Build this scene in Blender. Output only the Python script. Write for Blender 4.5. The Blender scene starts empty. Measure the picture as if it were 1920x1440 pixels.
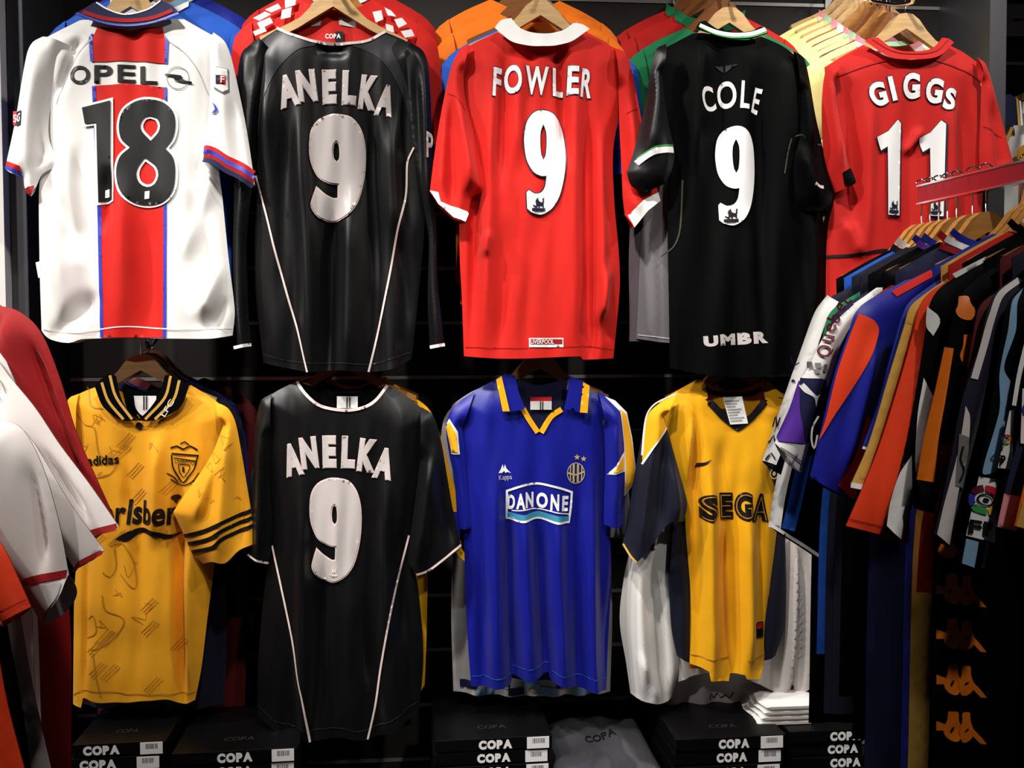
import bpy, math, random
import numpy as np
from mathutils import Vector, Matrix
from mathutils.geometry import delaunay_2d_cdt

scene = bpy.context.scene
COL = scene.collection
rad = math.radians

# ------------------------------------------------------------------ camera
F_PX = 1800.0
CAM = Vector((0.0, -2.20, 1.45))
ROT = (Matrix.Rotation(rad(-4.5), 3, 'Z') @ Matrix.Rotation(rad(90 - 2.0), 3, 'X') @ Matrix.Rotation(rad(-0.25), 3, 'Z'))
cam_data = bpy.data.cameras.new('camera')
cam_data.sensor_width = 36.0
cam_data.lens = F_PX * 36.0 / 1920.0
cam_data.clip_start = 0.02
cam = bpy.data.objects.new('camera', cam_data)
COL.objects.link(cam)
cam.matrix_world = Matrix.Translation(CAM) @ ROT.to_4x4()
scene.camera = cam

# ------------------------------------------------------------------ view, world, lamps
scene.view_settings.view_transform = 'Standard'
scene.view_settings.look = 'None'
scene.view_settings.gamma = 1.0
scene.view_settings.use_curve_mapping = False
scene.view_settings.exposure = 0.0
world = bpy.data.worlds.new('shop_world'); scene.world = world
world.use_nodes = True
world.node_tree.nodes['Background'].inputs[0].default_value = (0.9, 0.92, 1.0, 1)
world.node_tree.nodes['Background'].inputs[1].default_value = 0.012

def spot(loc, target, power, size=70, radius=0.05, col=(1.0, 0.955, 0.90), blend=0.6):
    d = bpy.data.lights.new('ceiling_or_fill_spot', 'SPOT')
    d.energy = power; d.spot_size = rad(size); d.spot_blend = blend
    d.shadow_soft_size = radius; d.color = col
    o = bpy.data.objects.new('ceiling_or_fill_spot', d); COL.objects.link(o)
    o.location = loc
    o.rotation_euler = (Vector(target) - Vector(loc)).to_track_quat('-Z', 'Y').to_euler()
    return o

for x, pw in ((-1.95, 125), (-0.80, 88), (0.45, 95)):       # row of ceiling spots turned to the right
    spot((x, -0.80, 3.05), (x + 1.10, 0.05, 1.50), pw, 64)
spot((1.85, -0.80, 3.05), (0.85, 0.05, 1.60), 60, 60)
spot((0.55, -0.90, 3.05), (-0.35, 0.05, 1.60), 28, 70)
spot((0.85, -2.30, 3.05), (0.72, -0.60, 1.45), 70, 46)      # extra fill, added to brighten the right-hand rail
spot((-1.30, -2.40, 3.05), (-0.75, -0.65, 1.15), 58, 50)     # added fill that lifts the white sleeves on the left-hand rail
spot((-1.70, -1.15, 3.05), (-0.60, 0.0, 0.90), 130, 46)      # fill put in to brighten the left of the lower row
spot((-0.25, -1.15, 3.05), (0.50, 0.0, 0.90), 140, 44)  # same added fill for the right of the lower row
spot((-0.10, -1.30, 3.05), (-0.88, 0.0, 0.90), 90, 40)  # one more added spot, brightens the amber jersey

# ------------------------------------------------------------------ frames: planes the garments hang in
class Frame:
    def __init__(s, O, u=(1, 0, 0), n=(0, -1, 0)):
        s.O = Vector(O); s.u = Vector(u).normalized(); s.v = Vector((0, 0, 1)); s.n = Vector(n).normalized()
        s.scale = abs((s.O - CAM).dot(ROT @ Vector((0, 0, -1)))) / F_PX      # metres per photo pixel, roughly
    def uv(s, px, py):
        d = ROT @ Vector(((px - 960.0) / F_PX, -(py - 720.0) / F_PX, -1.0))
        t = (s.O - CAM).dot(s.n) / d.dot(s.n)
        p = CAM + d * t - s.O
        return (p.dot(s.u), p.dot(s.v))
    def uvs(s, pts): return np.array([s.uv(*p) for p in pts])
    def w(s, uv, dep):
        O, u, v, n = (np.array(k) for k in (s.O, s.u, s.v, s.n))
        uv = np.asarray(uv); dep = np.broadcast_to(np.asarray(dep, float), (len(uv),))
        return O + uv[:, :1] * u + uv[:, 1:2] * v + dep[:, None] * n

def wallframe(Y): return Frame((0, Y, 1.45))
def at(px, py, Y):
    f = wallframe(Y); a = f.uv(px, py)
    return Vector((a[0], Y, 1.45 + a[1]))

# ------------------------------------------------------------------ 2D helpers
def catmull(pts, step):
    P = [np.array(p, float) for p in pts]
    if len(P) < 3:
        out = []
        L = np.linalg.norm(P[1] - P[0]); k = max(1, int(L / step))
        return [P[0] + (P[1] - P[0]) * i / k for i in range(k + 1)]
    E = [2 * P[0] - P[1]] + P + [2 * P[-1] - P[-2]]
    out = []
    for i in range(1, len(E) - 2):
        p0, p1, p2, p3 = E[i - 1], E[i], E[i + 1], E[i + 2]
        k = max(1, int(np.linalg.norm(p2 - p1) / step))
        m1 = (p2 - p0) * 0.5; m2 = (p3 - p1) * 0.5
        L = np.linalg.norm(p2 - p1)
        for m in (m1, m2):
            q = np.linalg.norm(m)
            if q > L: m *= L / q
        for j in range(k):
            t = j / k; t2 = t * t; t3 = t2 * t
            out.append((2*t3-3*t2+1)*p1 + (t3-2*t2+t)*m1 + (-2*t3+3*t2)*p2 + (t3-t2)*m2)
    out.append(P[-1])
    return out

def inside(ring, pts):
    r = np.asarray(ring); q = np.asarray(pts)
    x, y = q[:, 0], q[:, 1]; c = np.zeros(len(q), bool)
    x1, y1 = r[:, 0], r[:, 1]; x2, y2 = np.roll(x1, -1), np.roll(y1, -1)
    for a, b, cc, d in zip(x1, y1, x2, y2):
        if b == d: continue
        m = ((b > y) != (d > y))
        c ^= m & (x < (cc - a) * (y - b) / (d - b) + a)
    return c

def in_shapes(shapes, pts):
    tot = np.zeros(len(pts), bool)
    for rings in shapes:
        c = np.zeros(len(pts), bool)
        for r in rings: c ^= inside(r, pts)
        tot |= c
    return tot

def segdist(pts, A, B):
    if len(A) == 0: return np.full(len(pts), 9.9)
    best = np.full(len(pts), 9e9)
    for a, b in zip(A, B):
        ab = b - a; L = ab.dot(ab) + 1e-12
        t = np.clip(((pts - a) @ ab) / L, 0, 1)
        d = ((pts - a - t[:, None] * ab) ** 2).sum(1)
        np.minimum(best, d, out=best)
    return np.sqrt(best)

def triangulate(shapes, h):
    """shapes: list of [rings]; every ring an (n,2) array. returns verts, tris"""
    V = []; E = []
    for rings in shapes:
        for r in rings:
            r = np.asarray(r); b = len(V)
            V += [Vector((float(p[0]), float(p[1]))) for p in r]
            E += [(b + i, b + (i + 1) % len(r)) for i in range(len(r))]
    allp = np.array([list(p) for p in V])
    lo = allp.min(0); hi = allp.max(0)
    g = []
    ny = int((hi[1] - lo[1]) / (h * 0.87)) + 1
    for j in range(ny):
        y = lo[1] + (j + 0.5) * h * 0.87
        xs = np.arange(lo[0] + (0.25 if j % 2 else 0.75) * h, hi[0], h)
        g += [(x, y) for x in xs]
    if g:
        g = np.array(g); g = g[in_shapes(shapes, g)]
        if len(g):
            A = np.concatenate([np.asarray(r) for s in shapes for r in s])
            B = np.concatenate([np.roll(np.asarray(r), -1, 0) for s in shapes for r in s])
            g = g[segdist(g, A, B) > 0.45 * h]
            V += [Vector((float(p[0]), float(p[1]))) for p in g]
    v, e, f, *_ = delaunay_2d_cdt(V, E, [], 0, 1e-7, False)
    v = np.array([list(p) for p in v]); f = np.array([list(t) for t in f])
    c = v[f].mean(1)
    f = f[in_shapes(shapes, c)]
    used = np.unique(f); remap = -np.ones(len(v), int); remap[used] = np.arange(len(used))
    return v[used], remap[f]

# ------------------------------------------------------------------ objects
def tag(o, label, cat, group=None, kind=None):
    if label: o['label'] = label
    if cat: o['category'] = cat
    if group: o['group'] = group
    if kind: o['kind'] = kind
    return o

def make(name, verts, faces, mat, parent=None, smooth=True, origin=None):
    me = bpy.data.meshes.new(name)
    org = np.array(parent['_o']) if parent is not None else (np.array(origin) if origin is not None else np.zeros(3))
    me.from_pydata([tuple(p) for p in (np.asarray(verts) - org)], [], [tuple(int(i) for i in f) for f in faces])
    if smooth and len(me.polygons): me.polygons.foreach_set('use_smooth', [True] * len(me.polygons))
    if mat: me.materials.append(mat)
    o = bpy.data.objects.new(name, me); COL.objects.link(o)
    o['_o'] = [float(k) for k in org]
    if parent is not None: o.parent = parent
    elif origin is not None: o.location = origin
    return o

def empty(name, loc):
    o = bpy.data.objects.new(name, None); COL.objects.link(o)
    o.location = loc; o['_o'] = [float(k) for k in loc]; o.empty_display_size = 0.05
    return o

def box_geo(lo, hi):
    x0, y0, z0 = lo; x1, y1, z1 = hi
    return ([(x0,y0,z0),(x1,y0,z0),(x1,y1,z0),(x0,y1,z0),(x0,y0,z1),(x1,y0,z1),(x1,y1,z1),(x0,y1,z1)],
            [(0,3,2,1),(4,5,6,7),(0,1,5,4),(1,2,6,5),(2,3,7,6),(3,0,4,7)])

def box(name, lo, hi, mat, parent=None, bevel=0.0, origin=None):
    v, f = box_geo(lo, hi)
    o = make(name, v, f, mat, parent, smooth=False, origin=origin)
    if bevel:
        b = o.modifiers.new('bevel', 'BEVEL'); b.width = bevel; b.segments = 2
    return o

def tube_geo(pts, r, n=8):
    P = [Vector(p) for p in pts]; V = []; Fc = []
    up = Vector((0.13, 0.31, 0.94)); 
    for i, p in enumerate(P):
        t = (P[min(i+1, len(P)-1)] - P[max(i-1, 0)]).normalized()
        a = t.cross(up)
        if a.length < 0.05: a = t.cross(Vector((1, 0, 0)))
        a.normalize(); b = t.cross(a)
        rr = r[i] if isinstance(r, (list, tuple)) else r
        for k in range(n):
            q = 2 * math.pi * k / n
            V.append(p + (a * math.cos(q) + b * math.sin(q)) * rr)
    for i in range(len(P) - 1):
        for k in range(n):
            Fc.append((i*n+k, i*n+(k+1) % n, (i+1)*n+(k+1) % n, (i+1)*n+k))
    Fc.append(tuple(range(n))); Fc.append(tuple((len(P)-1)*n + k for k in reversed(range(n))))
    return [tuple(v) for v in V], Fc

def join_geo(*gs):
    V = []; Fc = []
    for v, f in gs:
        b = len(V); V += list(v); Fc += [tuple(i + b for i in q) for q in f]
    return V, Fc

def copy_tree(o, parent=None):
    c = o.copy(); COL.objects.link(c); c.parent = parent
    for ch in list(o.children): copy_tree(ch, c)
    return c

# ------------------------------------------------------------------ materials
MATS = {}
def lin(c):
    return tuple(((k/255.0)/12.92 if k/255.0 <= 0.04045 else ((k/255.0+0.055)/1.055)**2.4) for k in c)

def base_mat(key):
    m = bpy.data.materials.new(key); m.use_nodes = True
    return m, m.node_tree, m.node_tree.nodes['Principled BSDF']

def cloth(key, rgb, rough=0.72, spec=0.25, sheen=0.15, weave=900.0, var=0.10, bump=0.12, two=None):
    if key in MATS: return MATS[key]
    m, nt, b = base_mat(key)
    N = nt.nodes; L = nt.links
    tc = N.new('ShaderNodeTexCoord')
    nz = N.new('ShaderNodeTexNoise'); nz.inputs['Scale'].default_value = 9.0; nz.inputs['Detail'].default_value = 4
    L.new(tc.outputs['Object'], nz.inputs['Vector'])
    c = lin(rgb)
    r = N.new('ShaderNodeValToRGB')
    r.color_ramp.elements[0].position = 0.3; r.color_ramp.elements[1].position = 0.7
    r.color_ramp.elements[0].color = (*[k*(1-var) for k in c], 1); r.color_ramp.elements[1].color = (*[min(1, k*(1+var*0.5)) for k in c], 1)
    L.new(nz.outputs['Fac'], r.inputs['Fac'])
    L.new(r.outputs['Color'], b.inputs['Base Color'])
    nb = N.new('ShaderNodeTexNoise'); nb.inputs['Scale'].default_value = weave; nb.inputs['Detail'].default_value = 1
    L.new(tc.outputs['Object'], nb.inputs['Vector'])
    bp = N.new('ShaderNodeBump'); bp.inputs['Strength'].default_value = bump; bp.inputs['Distance'].default_value = 0.0006
    L.new(nb.outputs['Fac'], bp.inputs['Height']); L.new(bp.outputs['Normal'], b.inputs['Normal'])
    b.inputs['Roughness'].default_value = rough
    b.inputs['Specular IOR Level'].default_value = spec
    b.inputs['Sheen Weight'].default_value = sheen
    b.inputs['Sheen Roughness'].default_value = 0.4
    MATS[key] = m
    return m

def plain(key, rgb, rough=0.5, metal=0.0, spec=0.5, noise=0.08, scale=14.0):
    if key in MATS: return MATS[key]
    m, nt, b = base_mat(key)
    N = nt.nodes; L = nt.links
    tc = N.new('ShaderNodeTexCoord'); nz = N.new('ShaderNodeTexNoise'); nz.inputs['Scale'].default_value = scale; nz.inputs['Detail'].default_value = 5
    L.new(tc.outputs['Object'], nz.inputs['Vector'])
    c = lin(rgb); r = N.new('ShaderNodeValToRGB')
    r.color_ramp.elements[0].color = (*[k*(1-noise) for k in c], 1); r.color_ramp.elements[1].color = (*[min(1, k*(1+noise)) for k in c], 1)
    L.new(nz.outputs['Fac'], r.inputs['Fac']); L.new(r.outputs['Color'], b.inputs['Base Color'])
    b.inputs['Roughness'].default_value = rough; b.inputs['Metallic'].default_value = metal
    b.inputs['Specular IOR Level'].default_value = spec
    MATS[key] = m
    return m

def wood(key, rgb):
    if key in MATS: return MATS[key]
    m, nt, b = base_mat(key); N = nt.nodes; L = nt.links
    tc = N.new('ShaderNodeTexCoord'); mp = N.new('ShaderNodeMapping'); mp.inputs['Scale'].default_value = (6, 30, 60)
    nz = N.new('ShaderNodeTexNoise'); nz.inputs['Scale'].default_value = 2.2; nz.inputs['Detail'].default_value = 6
    L.new(tc.outputs['Object'], mp.inputs['Vector']); L.new(mp.outputs['Vector'], nz.inputs['Vector'])
    c = lin(rgb); r = N.new('ShaderNodeValToRGB')
    r.color_ramp.elements[0].position = 0.3; r.color_ramp.elements[1].position = 0.75
    r.color_ramp.elements[0].color = (*[k*0.72 for k in c], 1); r.color_ramp.elements[1].color = (*c, 1)
    L.new(nz.outputs['Fac'], r.inputs['Fac']); L.new(r.outputs['Color'], b.inputs['Base Color'])
    b.inputs['Roughness'].default_value = 0.33; b.inputs['Coat Weight'].default_value = 0.3; b.inputs['Coat Roughness'].default_value = 0.2
    MATS[key] = m
    return m

WHITE = cloth('white_jersey', (238, 236, 233), sheen=0.1, var=0.03)
OFFW = cloth('off_white_jersey', (214, 206, 202), var=0.05)
CREAM = cloth('grey_white_jersey', (178, 172, 170), var=0.05)
RED = cloth('red_jersey', (206, 28, 19), sheen=0.1)
RED2 = cloth('scarlet_jersey', (190, 24, 18), sheen=0.1)
DRED = cloth('dark_red_jersey', (150, 10, 14))
MAROON = cloth('maroon_jersey', (86, 10, 16))
BLACK = cloth('black_satin', (7, 7, 9), rough=0.40, spec=0.38, sheen=0.03)
BLACK2 = cloth('black_jersey', (2.5, 2.5, 3), rough=0.6, spec=0.06, sheen=0.0)
GREYP = cloth('charcoal_panel', (34, 35, 39), rough=0.42, spec=0.5, sheen=0.05)
BLUE = cloth('royal_blue', (24, 40, 150), rough=0.5)
BLUE2 = cloth('bright_blue', (28, 86, 190))
BLUE3 = cloth('deep_blue_jersey', (14, 22, 138), rough=0.42, spec=0.4)
NAVY = cloth('navy', (20, 22, 62))
NAVY2 = cloth('dark_navy', (14, 16, 36))
YEL = cloth('amber_jersey', (240, 168, 30))
YEL2 = cloth('golden_yellow_jersey', (246, 176, 14))
GOLD = cloth('gold_trim', (206, 160, 72))
PALEY = cloth('pale_yellow_jersey', (252, 240, 158))
ORANGE = cloth('orange_jersey', (244, 120, 12))
ORED = cloth('orange_red_jersey', (232, 60, 16))
GREEN = cloth('green_jersey', (20, 120, 74))
GREY = cloth('grey_jersey', (118, 114, 118))
MAUVE = cloth('mauve_grey_jersey', (96, 82, 88))
PURPLE = cloth('purple_jersey', (88, 44, 156))
PINK = cloth('pink_trim', (236, 150, 160))
LBLUE = cloth('light_blue', (128, 168, 200))
MINT = cloth('mint_trim', (166, 210, 170))
PIPE = plain('silver_pink_piping', (226, 206, 200), 0.35)
PRINTW = plain('white_print', (240, 238, 238), 0.45)
PRINTK = plain('black_print', (14, 13, 14), 0.45, spec=0.4)
PRINTN = plain('navy_print', (16, 16, 46), 0.45)
PRINTS = plain('silver_print', (206, 198, 196), 0.30, metal=0.15)
PRINTB = plain('blue_print', (50, 60, 180), 0.45)
PRINTR = plain('red_print', (200, 30, 40), 0.45)
PRINTM = plain('maroon_print', (96, 20, 40), 0.5)
PRINTG = plain('gold_print', (190, 170, 110), 0.4)
PRINTO = plain('orange_print', (236, 120, 24), 0.45)
PRINTT = plain('teal_print', (60, 140, 170), 0.45)
PRINTGN = plain('green_print', (60, 160, 70), 0.45)
PRINTYE = plain('yellow_print', (236, 190, 40), 0.45)
PRINTGY = plain('grey_print', (120, 118, 118), 0.45)
TONERED = plain('tonal_red', (206, 29, 20), 0.7)
OLIVE = plain('olive_piping', (52, 50, 30), 0.6)
OCHRE = plain('ochre_print', (186, 126, 28), 0.6)
CHROME = plain('chrome', (225, 225, 228), 0.12, metal=1.0, noise=0.02)
ALU = plain('aluminium', (205, 202, 200), 0.32, metal=0.5, noise=0.05)
PANEL = plain('dark_slatwall', (54, 50, 49), 0.55, spec=0.3)
PANELD = plain('charcoal_upright', (58, 58, 62), 0.5, spec=0.4)
BLKLAM = plain('black_laminate', (5, 5, 6), 0.4, spec=0.3)
WALLW = plain('white_wall', (226, 223, 218), 0.7)
FLOORM = plain('dark_floor', (40, 38, 36), 0.45)
CARD = plain('black_card', (4, 4, 5), 0.42, spec=0.3)
RAILRED = plain('red_rail', (168, 22, 36), 0.22, spec=0.6)
WOOD = wood('pale_beech', (226, 184, 128))
WOOD2 = wood('honey_wood', (186, 128, 62))
WOOD3 = wood('brown_wood', (140, 84, 40))

# ------------------------------------------------------------------ garments made of draped sheets
class Piece: pass

def dense(r, h):
    out = []
    for a, b in zip(r, np.roll(r, -1, 0)):
        k = max(1, int(math.ceil(np.linalg.norm(b - a) / h)))
        out += [a + (b - a) * j / k for j in range(k)]
    return np.array(out)

class Garment:
    def __init__(s, name, label, frame, cat='jersey', group=None, base=None, seed=1, uvmode=False):
        s.fr = frame; s.uvmode = uvmode; s.seed = seed
        if base is None: base = (960, 1200)
        b = base if uvmode else frame.uv(*base)
        s.root = empty(name, tuple(frame.w(np.array([b]), [0.0])[0]))
        tag(s.root, label, cat, group)
    def conv(s, pts):
        return np.array(pts, float) if s.uvmode else s.fr.uvs(pts)
    def ring(s, runs, step):
        out = []; A = []; B = []
        for kind, pts in runs:
            c = catmull(list(s.conv(pts)), step) if kind in ('s', 'o') else catmull(list(s.conv(pts)), 9e9) if False else catmull(list(s.conv(pts)), step)
            if kind in ('S', 'O'):
                q = s.conv(pts); c = []
                for a, b in zip(q[:-1], q[1:]): c += catmull([a, b], step)[:-1]
                c.append(q[-1])
            if kind in ('s', 'S'):
                A += c[:-1]; B += c[1:]
            out += c[:-1]
        return np.array(out), np.array(A), np.array(B)
    def piece(s, name, runs, mat, T=0.022, W=0.06, lift=0.0, back=0.6, folds=(), drape=0.0, lam=0.10, noise=0.0012,
              h=0.0062, back_runs=None, parent=None, slant=0.0, fullback=True, label=None, tilt=0.0):
        p = Piece(); p.lift = lift; p.T = T; p.W = W
        step = h * 1.1
        ring, A, B = s.ring(runs, step)
        p.A, p.B = A, B
        rng = random.Random(s.seed * 7919 + len(name) * 31 + int(lift * 1e4) + len(runs[0][1]))
        z0 = ring[:, 1].max(); z1 = ring[:, 1].min()
        F = []
        for f in folds:
            a = s.conv([(f[0], f[1]), (f[2], f[3])]); wd = f[5] * (1 if s.uvmode else s.fr.scale)
            F.append((a[0], a[1], f[4] / 1000.0 * 2.9, wd * 1.15))
        waves = [(rng.uniform(0.75, 1.35) * lam, rng.uniform(0, 6.3), rng.uniform(-0.12, 0.12) + slant, rng.uniform(0.5, 1)) for _ in range(4)]
        small = [(rng.uniform(0.035, 0.10), rng.uniform(0, 6.3), rng.uniform(-0.3, 0.3), rng.uniform(0.4, 1)) for _ in range(6)]
        def depth(q):
            d = segdist(q, A, B)
            if name == 'sleeve' and len(A):
                d = np.where(~inside(ring, q) & (d <= segdist(q, ring, np.roll(ring, -1, 0)) + 1e-5), 0.0, d)
            e = np.clip(d / W, 0, 1)
            bul = T * (1 - (1 - e) ** 2)
            fo = np.zeros(len(q))
            for a, b, amp, wd in F:
                ab = b - a; L = np.linalg.norm(ab); t = ((q - a) @ ab) / (L * L)
                sd = ((q - a)[:, 0] * ab[1] - (q - a)[:, 1] * ab[0]) / L
                win = np.clip((t + 0.2) / 0.45, 0, 1) * np.clip((1.2 - t) / 0.45, 0, 1)
                win = win * win * (3 - 2 * win)
                fo += amp * np.exp(-(sd / wd) ** 2) * win
            if drape:
                g = np.clip((z0 - q[:, 1]) / max(z0 - z1, 1e-6), 0, 1) ** 0.8
                for lm, ph, sl, am in waves:
                    fo += drape * am * 1.2 * g * np.sin(2 * math.pi * (q[:, 0] + sl * q[:, 1]) / lm + ph)
            for lm, ph, sl, am in small:
                fo += noise * am * np.sin(2 * math.pi * (q[:, 0] + sl * q[:, 1] * 0.5) / lm + ph) * np.sin(q[:, 1] * 9 + ph * 3)
            k = np.clip(d / (W * 0.5), 0, 1)
            return bul + tilt * (z0 - q[:, 1]), fo * k * k * (3 - 2 * k)
        p.depth = lambda q: (lambda bf: lift + bf[0] + bf[1])(depth(q))
        v, f = triangulate([[ring]], h)
        V = s.fr.w(v, p.depth(v)); Fc = f.tolist()
        V = list(V)
        if back:
            br = ring if back_runs is None else s.ring(back_runs, 0.02)[0]
            vb, fb = triangulate([[br]], max(h * 1.6, 0.016))
            bul, fo = depth(vb)
            Vb = s.fr.w(vb, lift - back * bul + 0.35 * fo - 0.001)
            n = len(V); V += list(Vb); Fc += [(a + n, c + n, b + n) for a, b, c in fb.tolist()]
        p.obj = make(name, V, Fc, mat, parent or s.root)
        if label: p.obj['label'] = label
        p.h = h; p.name = name; p.back = back; p.raw = depth
        return p
    def decal(s, piece, shapes, mat, name, lift=0.0016, parent=None, h=None, conv=True, label=None):
        S = [[np.asarray(s.conv(r)) if conv else np.asarray(r) for r in rings] for rings in shapes]
        hh = h or piece.h
        S = [[dense(r, hh) for r in rings] for rings in S]
        v, f = triangulate(S, hh)
        o = make(name, s.fr.w(v, piece.depth(v) + lift), f.tolist(), mat, parent or s.root)
        if label: o['label'] = label
        return o
    def flat(s, shapes, mat, name, lift, parent=None, h=0.02):
        S = [[np.asarray(s.conv(r)) for r in rings] for rings in shapes]
        v, f = triangulate(S, h)
        return make(name, s.fr.w(v, np.full(len(v), lift)), f.tolist(), mat, parent or s.root)

def ring_of(*runs, step=5):
    """closed pixel ring from smooth runs (each run is smoothed on its own)"""
    out = []
    for r in runs:
        c = catmull(r, step); out += c[:-1] if np.allclose(c[-1], (runs[(runs.index(r)+1) % len(runs)])[0]) else c
    return [tuple(p) for p in out]

def stroke(pts, w, step=6, smooth=True, w2=None):
    P = catmull(pts, step) if smooth and len(pts) > 2 else catmull_lin(pts, step)
    P = np.array(P); n = len(P)
    t = np.gradient(P, axis=0); t /= (np.linalg.norm(t, axis=1)[:, None] + 1e-9)
    nn = np.stack([-t[:, 1], t[:, 0]], 1)
    ww = np.linspace(w, w2 if w2 is not None else w, n)[:, None] * 0.5
    return [tuple(p) for p in np.concatenate([P + nn * ww, (P - nn * ww)[::-1]])]

def catmull_lin(pts, step):
    out = []
    for a, b in zip(pts[:-1], pts[1:]): out += catmull([a, b], step)[:-1]
    return out + [np.array(pts[-1], float)]

def ellipse(cx, cy, rx, ry, n=28, rot=0):
    c, s_ = math.cos(rad(rot)), math.sin(rad(rot))
    return [(cx + rx*math.cos(a)*c - ry*math.sin(a)*s_, cy + rx*math.cos(a)*s_ + ry*math.sin(a)*c) for a in [2*math.pi*i/n for i in range(n)]]

def rect(x0, y0, x1, y1): return [(x0, y0), (x1, y0), (x1, y1), (x0, y1)]

def grow(ring, o):
    """offset a closed pixel ring outward by o"""
    P = np.array(ring, float)
    area = 0.5 * np.sum(P[:, 0] * np.roll(P[:, 1], -1) - np.roll(P[:, 0], -1) * P[:, 1])
    sg = 1 if area > 0 else -1
    e = np.roll(P, -1, 0) - P; e /= (np.linalg.norm(e, axis=1)[:, None] + 1e-9)
    n = np.stack([e[:, 1], -e[:, 0]], 1) * sg
    n0 = np.roll(n, 1, 0); m = n + n0; L = np.linalg.norm(m, axis=1)[:, None] + 1e-9
    m /= L; k = 1 / np.clip((m * n).sum(1), 0.5, 1)[:, None]
    return [tuple(p) for p in P + m * k * o]

# ------------------------------------------------------------------ lettering from the built-in font
_tc = bpy.data.curves.new('lettering', 'FONT'); _to = bpy.data.objects.new('lettering', _tc)
_glyphs = {}
def rings_of(ch, bold):
    key = (ch, bold)
    if key in _glyphs: return _glyphs[key]
    _tc.body = ch; _tc.offset = bold; _tc.resolution_u = 5
    me = bpy.data.meshes.new_from_object(_to)
    cnt = {}
    for p in me.polygons:
        for e in p.edge_keys: cnt[e] = cnt.get(e, 0) + 1
    adj = {}
    for (a, b), c in cnt.items():
        if c == 1: adj.setdefault(a, []).append(b); adj.setdefault(b, []).append(a)
    co = [tuple(v.co)[:2] for v in me.vertices]; rings = []; seen = set()
    for st in list(adj):
        if st in seen: continue
        r = [st]; seen.add(st); cur = st
        while True:
            nx = [k for k in adj[cur] if k not in seen]
            if not nx: break
            cur = nx[0]; seen.add(cur); r.append(cur)
        if len(r) > 2: rings.append([co[k] for k in r])
    bpy.data.meshes.remove(me)
    _glyphs[key] = rings
    return rings

def glyph(ch, cx, cy, w, h, rot=0, bold=0.03, shear=0.0, ref=None):
    """rings in pixels of one letter fitted to a w x h box at cx, cy"""
    R = rings_of(ch, bold); base = rings_of(ch, ref if ref is not None else bold)
    a = np.array([p for r in base for p in r]); lo, hi = a.min(0), a.max(0); mid = (lo + hi) / 2; sz = hi - lo
    c, s_ = math.cos(rad(rot)), math.sin(rad(rot)); out = []
    for r in R:
        q = []
        for p in r:
            x = (p[0] - mid[0]) / sz[0] * w; y = -(p[1] - mid[1]) / sz[1] * h
            x += -y * shear
            q.append((cx + x * c - y * s_, cy + x * s_ + y * c))
        rr = []
        for i in range(len(q)):
            a_, b_ = np.array(q[i]), np.array(q[(i+1) % len(q)])
            k = max(1, int(np.linalg.norm(b_ - a_) / 7)); rr += [tuple(a_ + (b_ - a_) * j / k) for j in range(k)]
        out.append(rr)
    return out

def word(text, x0, y0, x1, y1, bold=0.02, rot=0, shear=0.0):
    """one ring list per letter, the whole word fitted to the box x0..x1, y0..y1 (cap height); rot about the box centre"""
    adv = []; x = 0.0; cap = None
    for ch in text:
        if ch == ' ': adv.append(None); x += 0.3; continue
        R = rings_of(ch, bold); a = np.array([p for r in R for p in r]); lo, hi = a.min(0), a.max(0)
        adv.append((x - lo[0], R)); x += hi[0] - lo[0] + 0.055
    W = x - 0.055
    allz = np.array([p for t in adv if t for r in t[1] for p in r]); zlo, zhi = allz[:, 1].min(), allz[:, 1].max()
    cx, cy = (x0+x1)/2, (y0+y1)/2; c, s_ = math.cos(rad(rot)), math.sin(rad(rot))
    out = []
    for t in adv:
        if not t: continue
        g = []
        for r in t[1]:
            q = []
            for p in r:
                X = (p[0] + t[0]) / W * (x1 - x0) + x0 - cx; Y = y1 - (p[1] - zlo) / (zhi - zlo) * (y1 - y0) - cy
                X += -Y * shear
                q.append((cx + X*c - Y*s_, cy + X*s_ + Y*c))
            g.append(q)
        out.append(g)
    return out

def put_word(g, piece, mat, *a, lift=0.002, name='letter', h=0.006, **k):
    for r in word(*a, **k): g.decal(piece, [r], mat, name, lift=lift, h=h)

def put_letters(g, piece, spec, mat, outline=None, bold=0.03, o=0.03, lift=0.0018):
    for ch, cx, cy, w, h, rot in spec:
        if outline:
            g.decal(piece, [glyph(ch, cx, cy, w, h, rot, bold + o, ref=bold)], outline, 'letter_outline', lift=lift)
        g.decal(piece, [glyph(ch, cx, cy, w, h, rot, bold)], mat, 'letter', lift=lift + (0.0016 if outline else 0))

def fit(rings, x0, y0, x1, y1, src):
    a0, b0, a1, b1 = src
    return [[(x0 + (p[0]-a0)/(a1-a0)*(x1-x0), y0 + (p[1]-b0)/(b1-b0)*(y1-y0)) for p in r] for r in rings]

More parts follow.
